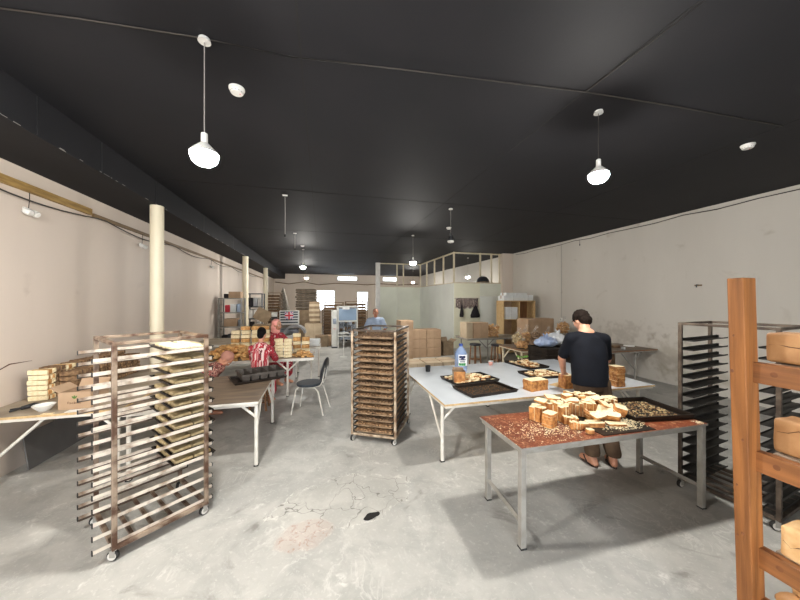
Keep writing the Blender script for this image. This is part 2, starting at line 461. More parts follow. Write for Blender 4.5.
# ------------------------------------------------------------------ mesh helpers
class MB:
    def __init__(s):
        s.bm = bmesh.new()
        s.mi = 0
    def _tag(s, before):
        for f in list(s.bm.faces)[before:]:
            f.material_index = s.mi
    def verts(s, pts, faces):
        n = len(s.bm.faces)
        vs = [s.bm.verts.new(p) for p in pts]
        for f in faces:
            try:
                s.bm.faces.new([vs[i] for i in f])
            except ValueError:
                pass
        s._tag(n)
        return vs
    def box(s, c, d, rot=None, bev=0.0, T=None):
        n = len(s.bm.faces)
        hx, hy, hz = d[0] / 2, d[1] / 2, d[2] / 2
        R = Euler(rot).to_matrix() if rot else Matrix.Identity(3)
        pts = []
        for x in (-1, 1):
            for y in (-1, 1):
                for z in (-1, 1):
                    pts.append(R @ Vector((x * hx, y * hy, z * hz)) + Vector(c))
        if T:
            pts = [T @ p for p in pts]
        vs = [s.bm.verts.new(p) for p in pts]
        fs = [(0, 1, 3, 2), (4, 6, 7, 5), (0, 4, 5, 1), (2, 3, 7, 6), (0, 2, 6, 4), (1, 5, 7, 3)]
        faces = [s.bm.faces.new([vs[i] for i in f]) for f in fs]
        if bev:
            es = list({e for f in faces for e in f.edges})
            bmesh.ops.bevel(s.bm, geom=es, offset=bev, segments=2, affect='EDGES', profile=0.5)
        s.bm.faces.ensure_lookup_table()
        s._tag(n)
    def tube(s, p0, p1, r, r2=None, n=10, caps=True):
        k = len(s.bm.faces)
        p0, p1 = Vector(p0), Vector(p1)
        r2 = r if r2 is None else r2
        ax = (p1 - p0)
        if ax.length < 1e-6:
            return
        q = ax.to_track_quat('Z', 'Y')
        a, b = [], []
        for i in range(n):
            t = 2 * PI * i / n
            v = q @ Vector((math.cos(t), math.sin(t), 0))
            a.append(s.bm.verts.new(p0 + v * r))
            b.append(s.bm.verts.new(p1 + v * r2))
        for i in range(n):
            j = (i + 1) % n
            s.bm.faces.new((a[i], a[j], b[j], b[i]))
        if caps:
            s.bm.faces.new(a[::-1])
            s.bm.faces.new(b)
        s._tag(k)
    def path(s, pts, r, n=8):
        """one continuous bent tube"""
        k = len(s.bm.faces)
        pts = [Vector(p) for p in pts]
        rings = []
        for i, p in enumerate(pts):
            d = (pts[min(i + 1, len(pts) - 1)] - pts[max(i - 1, 0)]).normalized()
            q = d.to_track_quat('Z', 'Y')
            rr = r[i] if isinstance(r, (list, tuple)) else r
            rings.append([s.bm.verts.new(p + q @ Vector((math.cos(2 * PI * j / n), math.sin(2 * PI * j / n), 0)) * rr) for j in range(n)])
        for a, b in zip(rings, rings[1:]):
            best = min(range(n), key=lambda o: (a[0].co - b[o].co).length)
            for j in range(n):
                s.bm.faces.new((a[j], a[(j + 1) % n], b[(j + 1 + best) % n], b[(j + best) % n]))
        s.bm.faces.new(rings[0][::-1])
        s.bm.faces.new(rings[-1])
        s._tag(k)
    def lathe(s, prof, n=24, c=(0, 0, 0), axis=None):
        k = len(s.bm.faces)
        rings = []
        R = axis or Matrix.Identity(3)
        for r, z in prof:
            rings.append([s.bm.verts.new(R @ Vector((r * math.cos(2 * PI * j / n), r * math.sin(2 * PI * j / n), z)) + Vector(c)) for j in range(n)])
        for a, b in zip(rings, rings[1:]):
            for j in range(n):
                s.bm.faces.new((a[j], a[(j + 1) % n], b[(j + 1) % n], b[j]))
        s.bm.faces.new(rings[0][::-1])
        s.bm.faces.new(rings[-1])
        s._tag(k)
    def ball(s, c, r, seg=12, rot=None):
        k = len(s.bm.faces)
        r = (r, r, r) if isinstance(r, (int, float)) else r
        R = Euler(rot).to_matrix() if rot else Matrix.Identity(3)
        mtx = Matrix.Translation(Vector(c)) @ R.to_4x4() @ Matrix.Diagonal((*r, 1))
        bmesh.ops.create_uvsphere(s.bm, u_segments=seg, v_segments=max(6, seg * 2 // 3), radius=1, matrix=mtx)
        s.bm.faces.ensure_lookup_table()
        s._tag(k)
    def loft(s, secs, n=20):
        """secs: (centre, rx, ry, tilt-matrix or None) ellipses joined into a closed skin"""
        k = len(s.bm.faces)
        rings = []
        for sec in secs:
            c, rx, ry = Vector(sec[0]), sec[1], sec[2]
            R = sec[3] if len(sec) > 3 else Matrix.Identity(3)
            rings.append([s.bm.verts.new(c + R @ Vector((rx * math.cos(2 * PI * j / n), ry * math.sin(2 * PI * j / n), 0))) for j in range(n)])
        for a, b in zip(rings, rings[1:]):
            for j in range(n):
                s.bm.faces.new((a[j], a[(j + 1) % n], b[(j + 1) % n], b[j]))
        s.bm.faces.new(rings[0][::-1])
        s.bm.faces.new(rings[-1])
        s._tag(k)
    def limb(s, pts, rad, n=14):
        for i in range(len(pts) - 1):
            s.tube(pts[i], pts[i + 1], rad[i], rad[i + 1], n)
        for p, r in zip(pts, rad):
            s.ball(p, r, 12)
    def jitter(s, amt, freq, seed=0):
        for v in s.bm.verts:
            nv = noise.noise_vector(v.co * freq + Vector((seed, seed * 2.3, -seed)))
            v.co += nv * amt
    def mesh(s, name, mats):
        me = bpy.data.meshes.new(name)
        bmesh.ops.recalc_face_normals(s.bm, faces=s.bm.faces)
        s.bm.to_mesh(me)
        s.bm.free()
        for m in (mats if isinstance(mats, (list, tuple)) else [mats]):
            me.materials.append(M[m] if isinstance(m, str) else m)
        return me
    def build(s, name, mats, parent=None, smooth=False, loc=None, rot=None):
        return put(name, s.mesh(name, mats), parent, smooth, loc, rot)

def put(name, me, parent=None, smooth=False, loc=None, rot=None):
    if smooth:
        me.polygons.foreach_set('use_smooth', [True] * len(me.polygons))
        if smooth == 'auto':
            try:
                me.set_sharp_from_angle(angle=math.radians(35))
            except Exception:
                pass
    o = bpy.data.objects.new(name, me)
    C.objects.link(o)
    if parent:
        o.parent = parent
    if loc is not None:
        o.location = loc
    if rot is not None:
        o.rotation_euler = rot
    return o

def fuse(mb, voxel, smooth=3, shrink=0.5):
    """merge overlapping shapes of mb into ONE continuous skin; returns a new MB"""
    me = bpy.data.meshes.new('tmp')
    mb.bm.to_mesh(me)
    mb.bm.free()
    o = bpy.data.objects.new('tmp', me)
    C.objects.link(o)
    r = o.modifiers.new('r', 'REMESH')
    r.mode = 'VOXEL'
    r.voxel_size = voxel
    if smooth:
        sm = o.modifiers.new('s', 'SMOOTH')
        sm.factor = shrink
        sm.iterations = smooth
    dg = bpy.context.evaluated_depsgraph_get()
    me2 = bpy.data.meshes.new_from_object(o.evaluated_get(dg))
    bpy.data.objects.remove(o, do_unlink=True)
    bpy.data.meshes.remove(me)
    out = MB()
    out.bm.from_mesh(me2)
    bpy.data.meshes.remove(me2)
    return out

def tag(o, label, cat, group=None, kind=None):
    if label:
        o['label'] = label
    if cat:
        o['category'] = cat
    if group:
        o['group'] = group
    if kind:
        o['kind'] = kind
    return o

def thing(name, label, cat, loc=(0, 0, 0), rz=0.0, group=None):
    o = bpy.data.objects.new(name, None)
    o.empty_display_size = 0.1
    C.objects.link(o)
    o.location = loc
    o.rotation_euler = (0, 0, rz)
    return tag(o, label, cat, group)

def kids(o):
    return [c for c in C.objects if c.parent == o]

KID = {}
def dup(root, loc, rot, label=None, group=None, cat=None, scale=None):
    if root.name not in KID:
        KID[root.name] = [(c, kids(c)) for c in kids(root)]
    r = root.copy()
    C.objects.link(r)
    r.location = loc
    r.rotation_euler = rot if isinstance(rot, (tuple, Euler)) else (0, 0, rot)
    if scale:
        r.scale = scale
    for ch, gs in KID[root.name]:
        c = ch.copy()
        C.objects.link(c)
        c.parent = r
        for g in gs:
            d = g.copy()
            C.objects.link(d)
            d.parent = c
    if label:
        r['label'] = label
    if group:
        r['group'] = group
    if cat:
        r['category'] = cat
    return r

def struct(o):
    o['kind'] = 'structure'
    return o

def at(px, py, h=0.0):
    """point of the horizontal plane z = h that was measured at (px, py) in the photograph"""
    z = (h - EYE) * 300 / (300 - py)
    u = (px - 400) / 300
    c, s_ = math.cos(YAW), math.sin(YAW)
    return Vector((z * (u * c + s_), z * (c - u * s_), h))

ORD = ['topmost', 'second', 'third', 'fourth', 'fifth', 'sixth', 'seventh', 'eighth', 'ninth', 'tenth', 'eleventh', 'twelfth', 'thirteenth',
       'fourteenth', 'fifteenth', 'sixteenth', 'seventeenth', 'eighteenth']
# ------------------------------------------------------------------ the room
XL, XR, YB, YF, HC, HS, XS = -3.15, 7.2, 21.8, -3.6, 3.6, 3.24, -2.42
b = MB(); b.box(((XL + XR) / 2, (YB + YF) / 2, -0.05), (XR - XL + .6, YB - YF + .6, 0.1))
struct(b.build('floor', 'floor'))
b = MB()
b.box(((XS + XR) / 2 + .1, (YB + YF) / 2, HC + .05), (XR - XS + .2, YB - YF + .4, 0.1))
struct(b.build('ceiling', 'ceil'))
b = MB()
b.box(((XL + XS) / 2 - .1, (YB + YF) / 2, HS + .23), (XS - XL + .2, YB - YF + .4, 0.46))
soff = struct(b.build('ceiling_soffit', 'ceil'))
# joints and chipped paint along the soffit's lower edge
b = MB()
rr = random.Random(3)
for k in range(46):
    y = rr.uniform(1.0, 12)
    l = rr.uniform(.02, .12)
    b.box((XS + .001, y, HS + rr.uniform(0, .012)), (.004, l, rr.uniform(.003, .008)))
b.build('chipped_edge', 'cable_grey', soff)
b = MB()
for y in (3.35, 4.15, 5.3, 7.2, 9.4):
    b.box((XS + .001, y, HS + .18), (.004, .012, .34))
b.build('joint', 'black_plastic', soff)
b = MB(); b.box((XL - .1, (YB + YF) / 2, HC / 2), (.2, YB - YF + .4, HC))
wl = struct(b.build('wall_left', 'wall_l'))
b = MB(); b.box((XR + .1, (YB + YF) / 2, HC / 2), (.2, YB - YF + .4, HC))
struct(b.build('wall_right', 'wall_r'))

def wall_with_holes(name, y0, y1, x0, x1, h, holes, m):
    """holes: (xa, xb, za, zb)"""
    b = MB()
    xs = sorted({x0, x1, *[v for q in holes for v in q[:2]]})
    zs = sorted({0, h, *[v for q in holes for v in q[2:]]})
    for xa, xb in zip(xs, xs[1:]):
        for za, zb in zip(zs, zs[1:]):
            cx, cz = (xa + xb) / 2, (za + zb) / 2
            if any(q[0] < cx < q[1] and q[2] < cz < q[3] for q in holes):
                continue
            b.box((cx, (y0 + y1) / 2, cz), (xb - xa, y1 - y0, zb - za))
    bmesh.ops.remove_doubles(b.bm, verts=b.bm.verts, dist=1e-5)
    return struct(b.build(name, m))
# back wall: two tall windows, two clerestory lights, one doorway light
WIN = [(-0.38, .92, 1.05, 2.50), (2.45, 3.3, 1.0, 2.42), (1.06, 2.50, 3.17, 3.52), (4.35, 5.5, 3.17, 3.52)]
wall_with_holes('wall_back', YB, YB + .25, XL, XR, HC, WIN, 'wall_b')
wall_with_holes('wall_front', YF - .25, YF, XL, XR, HC, [(-1.8, 1.6, 0, 2.8)], 'wall_r')  # unseen wall, its doorway sized for the daylight fill
for i, (xa, xb, za, zb) in enumerate(WIN):
    b = MB()
    t = .06
    b.box((xa + t / 2, YB + .1, (za + zb) / 2), (t, .08, zb - za))
    b.box((xb - t / 2, YB + .1, (za + zb) / 2), (t, .08, zb - za))
    b.box(((xa + xb) / 2, YB + .1, za + t / 2), (xb - xa - 2 * t, .08, t))
    b.box(((xa + xb) / 2, YB + .1, zb - t / 2), (xb - xa - 2 * t, .08, t))
    if i < 2:
        b.box(((xa + xb) / 2, YB + .1, za + (zb - za) * .62), (xb - xa - 2 * t, .08, t * 1.5))
        b.box(((xa + xb) / 2, YB + .1, za + (zb - za) * .3), (t, .07, (zb - za) * .6 - t))
    wn = struct(b.build('window_%d' % (i + 1), 'white_frame'))
    b = MB(); b.box(((xa + xb) / 2, YB + .1, (za + zb) / 2), (xb - xa - 2 * t, .01, zb - za - 2 * t))
    b.build('pane', 'glass', wn)

# ceiling board joints: shallow dark seams and a few lighter filler patches
b = MB()
for x in (-0.15, 2.2, 4.6):
    b.box((x, 9.0, HC - .001), (.012, 24.6, .004))
for y in (5.2, 8.2, 11.2, 14.2, 17.2):
    b.box((2.4, y, HC - .001), (9.6, .012, .004))
struct(b.build('trim_1', 'hole'))

# full-height wall stub that the partition meets, and right rear pier
b = MB(); b.box((6.98, 10.35, HC / 2), (.44, .3, HC))
struct(b.build('wall_pier', 'wall_b'))

# round pillars under the soffit edge
def pillar(x, y, r):
    b = MB()
    b.lathe([(r, 0), (r, HS)], 28)
    return struct(b.build('pillar', 'cream', None, 'auto', (x, y, 0)))
pillar(-2.45, 5.40, .088)
pillar(-2.45, 10.9, .092)
pillar(-2.45, 14.6, .092)

# partition of pale panels with open studs above, across the back right
def partition():
    y0, y1, xa, xb, xr = 10.35, 14.3, 4.78, 2.62, 6.76
    hp = 2.43
    p = thing('partition_wall', None, None, (0, 0, 0))
    p['kind'] = 'structure'
    def panel(x0, ya, x1, yb, m, z0=0.0, z1=hp):
        b = MB()
        d = Vector((x1 - x0, yb - ya, 0))
        b.box(((x0 + x1) / 2, (ya + yb) / 2, (z0 + z1) / 2), (d.length - .012, .045, z1 - z0), (0, 0, math.atan2(d.y, d.x)))
        b.build('panel', m, p)
    panel(xa, y0, 5.85, y0, 'panel_yellow'); panel(5.85, y0, xr, y0, 'panel_green', 1.95)
    panel(5.85, y0, xr, y0, 'panel_white', 0, 1.94)
    for k in range(3):
        panel(xa, y0 + (y1 - y0) * k / 3, xa, y0 + (y1 - y0) * (k + 1) / 3, 'panel_white')
    panel(xb, y1, xb + .95, y1, 'panel_green'); panel(xb + .95, y1, xa, y1, 'panel_green')
    b = MB()
    for x, y in ((xa, y0), (5.87, y0), (6.35, y0), (6.7, y0), (xa, y0 + 1.0), (xa, y0 + 2.0), (xa, y0 + 3.0), (xa, y1), (xb + .95, y1), (3.9, y1)):
        b.box((x, y, (hp + HC) / 2), (.055, .055, HC - hp))
    b.box(((xa + xr) / 2, y0, HC - .03), (xr - xa, .05, .05))
    b.box((xa, (y0 + y1) / 2, HC - .03), (.05, y1 - y0, .05))
    b.box(((xa + xb) / 2, y1, HC - .03), (xa - xb, .05, .05))
    b.box(((xa + xr) / 2, y0, hp + .02), (xr - xa, .06, .04))
    b.box((xa, (y0 + y1) / 2, hp + .02), (.06, y1 - y0, .04))
    b.box(((xa + xb) / 2, y1, hp + .02), (xa - xb, .06, .04))
    b.build('stud_frame', 'stud', p)
    b = MB(); b.box((xb, y1, HC / 2), (.2, .16, HC)); b.build('corner_post', 'white_frame', p)
partition()

# ------------------------------------------------------------------ ceiling lights, cords, detectors, cables
def bulb_parts(t, lit, drop, shade=False):
    """origin at the ceiling; bulb centre at -drop"""
    b = MB(); b.tube((0, 0, 0), (0, 0, -drop + .13), .0035, n=6); b.build('cord', 'cable_grey' if lit != 2 else 'cable', t)
    b = MB(); b.lathe([(.012, 0), (.035, -.008), (.04, -.03), (.012, -.032)][::-1], 18); b.build('ceiling_rose', 'white_plastic', t, 'auto')
    z = -drop
    b = MB(); b.lathe([(.013, z + .135), (.02, z + .13), (.021, z + .075), (.018, z + .07)][::-1], 18)
    b.build('lamp_holder', 'black_plastic' if shade else 'white_plastic', t, 'auto')
    if shade:
        b = MB(); b.lathe([(.022, z + .075), (.05, z + .06), (.062, z + .0), (.06, z - .02), (.02, z - .021)][::-1], 24)
        b.build('heat_sink', 'black_plastic', t, 'auto')
        b = MB(); b.lathe([(.058, z - .0215), (.066, z - .03), (.055, z - .055), (.02, z - .066)][::-1], 24)
        b.build('bulb', 'white_plastic', t, 'auto')
    else:
        b = MB()
        b.lathe([(.018, z + .071), (.04, z + .05), (.078, z + .012), (.089, z - .008), (.086, z - .010)][::-1], 28)
        b.build('bulb_body', 'white_plastic', t, 'auto')
        b = MB()
        b.lathe([(.085, z - .0105), (.084, z - .03), (.074, z - .058), (.05, z - .08), (.018, z - .09)][::-1], 28)
        b.build('bulb', 'bulb_dim' if lit == 3 else 'bulb_on' if lit else 'white_plastic', t, 'auto')

def pendant(x, y, drop, lit, label, shade=False):
    t = thing('pendant_bulb', label, 'light', (x, y, HC), 0, 'bulbs hanging from the black ceiling')
    bulb_parts(t, lit, drop, shade)
    return t
pendant(-.78, 2.33, .79, 1, 'large lit bulb hanging on a grey cord, nearest on the left')
pendant(2.54, 2.28, .60, 2, 'lit bulb hanging above the red-brown table')
pendant(-.64, 11.1, .62, 1, 'small lit bulb hanging far back on the left')
pendant(2.44, 7.94, .75, 1, 'lit bulb hanging in front of the pale panel partition')
pendant(6.0, 11.6, .80, 3, 'lit bulb seen above the yellow-green partition panel')
pendant(2.44, 5.43, .62, 0, 'unlit bulb with black body hanging on a white cord', True)
pendant(-1.9, 1.0, .72, 1, 'added lit bulb out of view on the left, lighting the foreground')  # extra bulb outside the frame, placed to fill the foreground from the left
pendant(-.8, 16.8, .6, 1, 'lit bulb hanging near the back wall on the left')
pendant(5.4, 17.6, .7, 1, 'lit bulb deep behind the partition near the back wall')
for x, y, d, lb in ((-.61, 5.46, .68, 'bare grey cord without bulb hanging beyond the large lit bulb'),
                    (-.70, 8.5, .42, 'short bare cord hanging from the ceiling far left')):
    t = thing('empty_pendant', lb, 'hanging cord', (x, y, HC), 0, 'cords without bulbs')
    b = MB(); b.path([(0, 0, 0), (.004, 0, -d * .5), (0, .004, -d)], .006, 6); b.build('cord', 'cable_grey', t)
    b = MB(); b.box((.0, 0, -.012), (.08, .02, .02)); b.build('ceiling_clip', 'white_plastic', t)
    b = MB(); b.lathe([(.01, -d - .05), (.018, -d - .045), (.018, -d), (.008, -d + .005)], 14); b.build('lamp_holder', 'black_plastic', t, 'auto')

def detector(x, y, r, label):
    t = thing('smoke_detector', label, 'smoke detector', (x, y, HC), 0, 'smoke detectors on the ceiling')
    b = MB(); b.lathe([(r * .3, -.046), (r * .72, -.044), (r * .86, -.03), (r * .9, -.014), (r, -.012), (r, 0)], 28); b.build('housing', 'white_plastic', t, 'auto')
    b = MB()
    for k in range(12):
        a = 2 * PI * k / 12
        b.box((math.cos(a) * r * .8, math.sin(a) * r * .8, -.034), (.004, .01, .008), (0, 0, a))
    b.build('vent_slots', 'cable_grey', t)
    b = MB(); b.ball((r * .4, 0, -.045), .005, 8); b.build('indicator', 'red_print', t)
detector(-.70, 2.82, .062, 'white smoke detector beside the large lit bulb')
detector(4.78, 2.35, .062, 'white smoke detector near the right wall')
detector(-.62, 10.4, .06, 'small white smoke detector far back on the left')
detector(3.05, 6.9, .06, 'white smoke detector beyond the unlit black bulb')

def cable(name, label, pts, r, m, cat='cable'):
    b = MB(); b.path(pts, r, 6)
    return tag(b.build(name, m, None, True), label, cat)
cable('ceiling_cable', 'thin cable stapled across the black ceiling', [(XS, 2.45, HC - .006), (-1.5, 2.36, HC - .012), (-.8, 2.33, HC - .006), (-.2, 2.33, HC - .016), (.6, 2.25, HC - .01),
      (1.5, 2.16, HC - .016), (2.2, 2.1, HC - .006), (3.2, 2.04, HC - .012), (4.6, 2.0, HC - .006)], .005, 'cable')
cable('ceiling_cable', 'thin pale cable along the ceiling towards the front right', [(2.2, 2.1, HC - .008), (2.21, 1.6, HC - .012), (2.22, 1.0, HC - .008), (2.2, .2, HC - .01)], .004, 'cable')
# cables and batten of the left wall
b = MB(); b.box((XL + .022, 2.3, 3.03), (.04, 5.7, .085)); bt = b.build('wall_batten', 'plank')
tag(bt, 'old yellow wooden batten along the top of the left wall', 'batten')
b = MB(); b.box((XL + .02, 12.2, 3.0), (.03, 14.0, .05)); bt = b.build('wall_batten', 'cable_tan')
tag(bt, 'thin brown cable duct running along the left wall to the back', 'cable duct')
pts = []
for k in range(80):
    y = .6 + k * .2
    ph = (y - 3.2) % 2.15 / 2.15
    pts.append((XL + .05, y, 2.98 - .09 * math.sin(PI * ph)))
cable('wall_cable', 'dark cable sagging under the batten on the left wall', pts, .008, 'cable')
cable('wall_cable', 'tan cable sagging across the back wall', [(XL + .1, YB - .04, 3.02), (-2.2, YB - .04, 2.9), (-1.2, YB - .04, 3.05), (-.2, YB - .04, 2.86), (.9, YB - .04, 2.98),
      (2.2, YB - .04, 2.95), (3.2, YB - .04, 2.9), (4.2, YB - .04, 3.0), (5.5, YB - .04, 2.92), (7.1, YB - .04, 3.0)], .03, 'cable_tan')
pts = [(XR - .015, -1 + k * .55, HC - .05 - .045 * abs(math.sin(k * 1.9))) for k in range(21)]
cable('wall_cable', 'black cable along the top of the right wall', pts, .009, 'cable')
for y, lb in ((4.22, 'white twin lamp holder on the left wall nearest the camera'), (6.37, 'white twin lamp holder on the left wall beside the first pillar'),
              (9.84, 'white twin lamp holder on the left wall between the pillars')):
    t = thing('wall_socket', lb, 'lamp holder', (XL, y, 2.74), 0, 'twin lamp holders under the wall cable')
    b = MB(); b.box((.012, 0, .05), (.022, .07, .05), bev=.005); b.build('base_plate', 'white_plastic', t)
    for s in (-1, 1):
        b = MB()
        R = Euler((0, PI / 2 + .5, 0)).to_matrix()
        b.lathe([(.02, 0), (.032, .01), (.036, .06), (.028, .075)], 16, (.02, s * .04, .04), R)
        b.build('lamp_holder', 'white_plastic', t, 'auto')
    b = MB(); b.path([(.03, 0, .07), (.035, .004, .15), (.04, 0, .24)], .004, 6); b.build('cord', 'cable', t)
# small things on the right wall
t = thing('wall_hook', 'small dark metal hook on the bare right wall', 'hook', (XR, 4.25, 2.07))
b = MB(); b.path([(-.0, 0, .03), (-.05, 0, .03), (-.06, 0, 0), (-.05, .0, -.02)], .009, 8); b.build('hook', 'mach_dark', t)
b = MB(); b.box((-.004, 0, .02), (.008, .12, .03)); b.build('backing_plate', 'cable_tan', t)
t = thing('hanging_hook', 'small dark hook hanging below the ceiling on the right wall', 'hook', (XR, 7.05, 3.38))
b = MB(); b.path([(-.02, 0, .16), (-.02, 0, .04)], .004, 6); b.build('wire', 'cable', t)
b = MB(); b.ball((-.02, 0, .01), (.012, .016, .03), 10); b.build('hook', 'mach_dark', t)
t = thing('wall_switch', 'small switch on a thin cable on the right wall', 'switch', (XR, 7.75, 1.2))
b = MB(); b.tube((-.006, 0, .05), (-.006, 0, 2.3), .005, n=6); b.build('cable', 'cable_grey', t)
b = MB(); b.box((-.015, 0, 0), (.03, .08, .09), bev=.008); b.build('switch_box', 'white_plastic', t)
b = MB(); b.box((-.033, 0, 0), (.008, .03, .05), (0, .1, 0)); b.build('rocker', 'cable_grey', t)
# crack in the left wall plaster, hole in the floor
b = MB()
b.path([(XL + .002, 3.55, 1.02), (XL + .002, 3.72, 1.09), (XL + .002, 3.85, 1.06), (XL + .002, 4.05, 1.13), (XL + .002, 4.3, 1.12)], [.003, .006, .004, .006, .002], 5)
b.build('crack', 'print_brown', wl)
b = MB()
b.lathe([(.001, .004), (.045, .0045), (.06, .002), (.062, 0)][::-1], 20)
for v in b.bm.verts:
    v.co.x *= 1.25; v.co.y *= .62
b.jitter(.018, 14)
for v in b.bm.verts:
    v.co.z = max(.0005, min(v.co.z, .003))
p = at(372, 516)
tag(b.build('floor_hole', 'hole', None, False, (p.x, p.y, 0), (0, 0, .25)), 'small dark broken hole in the concrete floor', 'hole')
# ------------------------------------------------------------------ bakery racks
def rack(name, label, loc, rz, L, D, H, n, z0, step, over_a, over_b, fm, rm, flange=.03, dark=False, group='wheeled bakery racks'):
    """rails run along local x; origin on the floor"""
    t = thing(name, label, 'bakery rack', loc, rz, group)
    s = .029
    zb = .105
    for sx in (-1, 1):
        for sy in (-1, 1):
            b = MB(); b.box((sx * (L / 2 - s / 2), sy * (D / 2 - s / 2), (zb + H) / 2), (s, s, H - zb), bev=.003); b.build('post', fm, t)
    b = MB()
    for sy in (-1, 1):
        b.box((0, sy * (D / 2 - s / 2), H + .012), (L, s, .024), bev=.003)
    for sx in (-1, 1):
        b.box((sx * (L / 2 - s / 2), 0, H + .012), (s, D - 2 * s, .024), bev=.003)
    b.build('top_frame', 'rack_dark' if fm == 'pale_rust' else fm, t)
    b = MB()
    for sy in (-1, 1):
        b.box((0, sy * (D / 2 - s / 2), zb - .015), (L, s, .03), bev=.003)
    for sx in (-1, 1):
        b.box((sx * (L / 2 - s / 2), 0, zb - .015), (s, D - 2 * s, .03), bev=.003)
    b.build('base_frame', fm, t)
    b = MB()
    for k in range(4):
        b.box((-L / 2 + L * (k + 1) / 5, 0, zb - .012), (.022, D - 2 * s, .018))
    b.build('base_slats', fm, t)
    for sy in (-1, 1):
        me = None
        for i in range(n):
            if me is None:
                b = MB()
                yi = sy * (D / 2 - s - .003)
                xa, xb = -L / 2 - over_a, L / 2 + over_b
                cx, ln = (xa + xb) / 2, xb - xa
                b.box((cx, yi, .012), (ln, .005, .024))
                b.mi = 1
                b.box((cx, yi - sy * flange / 2, -.001), (ln, flange, .003))
                if over_a:
                    b.mi = 2
                    b.box((xa - .003, yi - sy * .006, .010), (.006, .022, .03))
                if over_b:
                    b.mi = 2
                    b.box((xb + .003, yi - sy * .006, .010), (.006, .022, .03))
                b.mi = 0
                if dark:
                    b.box((cx, yi - sy * flange, .005), (ln, .003, .012))
                me = b.mesh('tray_rail', [rm, 'rail_rust' if rm == 'rail_metal' else rm, 'rubber'])
            put('tray_rail', me, t, False, (0, 0, z0 + i * step))
    for sx in (-1, 1):
        for sy in (-1, 1):
            b = MB()
            b.tube((0, 0, zb - .03), (0, 0, .072), .009, n=8)
            for q in (-1, 1):
                b.box((-.008, q * .017, .055), (.034, .003, .052))
            b.box((-.002, 0, .079), (.04, .037, .004))
            cst = b.build('caster', 'grey_metal', t, False, (sx * (L / 2 - .02), sy * (D / 2 - .02), 0), (0, 0, .5 * sx + .3 * sy))
            b = MB()
            R = Euler((PI / 2, 0, 0)).to_matrix()
            b.lathe([(.012, -.014), (.03, -.014), (.036, -.009), (.036, .009), (.03, .014), (.012, .014)], 20, (-.012, 0, .036), R)
            b.mi = 1
            b.lathe([(.002, -.0165), (.027, -.016), (.027, .016), (.002, .0165)], 14, (-.012, 0, .036), R)
            b.build('wheel', ['rubber', 'hub'], cst, 'auto')
    return t

def mat_of(t):
    return Matrix.Translation(t.location) @ t.rotation_euler.to_matrix().to_4x4()

def tray_mesh(L, W, h=.03, rim=.012, m='tray', flare=.012):
    """open pan with rolled rim, bottom at z = 0"""
    b = MB()
    def ring(lx, ly, z):
        return [(x, y, z) for x, y in ((-lx, -ly), (lx, -ly), (lx, ly), (-lx, ly))]
    hx, hy, t = L / 2, W / 2, .0025
    rings = [ring(hx - flare, hy - flare, 0), ring(hx - .004, hy - .004, h - .006), ring(hx, hy, h - .008), ring(hx, hy, h), ring(hx - rim, hy - rim, h),
             ring(hx - rim - .003, hy - rim - .003, h - .006), ring(hx - flare - t * 2, hy - flare - t * 2, t)]
    pts = [p for r_ in rings for p in r_]
    fs = [(0, 3, 2, 1)]
    for k in range(len(rings) - 1):
        for j in range(4):
            fs.append((k * 4 + j, k * 4 + (j + 1) % 4, k * 4 + 4 + (j + 1) % 4, k * 4 + 4 + j))
    q = (len(rings) - 1) * 4
    fs.append((q, q + 1, q + 2, q + 3))
    b.verts(pts, fs)
    return b.mesh('baking_tray', m)

def rusk_heap(L, W, nx, ny, th, seed, m, layers=1, messy=.25):
    """many small rusks filling a tray"""
    r = random.Random(seed)
    b = MB()
    for l in range(layers):
        for i in range(nx):
            for j in range(ny):
                if r.random() < .06:
                    continue
                x = -L / 2 + L * (i + .5) / nx + r.uniform(-.1, .1) * L / nx
                y = -W / 2 + W * (j + .5) / ny + r.uniform(-.1, .1) * W / ny
                b.box((x, y, th / 2 + l * th * .9 + r.uniform(0, .35) * th), (L / nx * .9, W / ny * .88, th * r.uniform(.8, 1.05)),
                      (r.uniform(-messy, messy), r.uniform(-messy, messy), r.uniform(-messy, messy)), bev=th * .16)
    zmin = min(v.co.z for v in b.bm.verts)
    for v in b.bm.verts:
        v.co.z -= zmin
    return b.mesh('rusks', m)

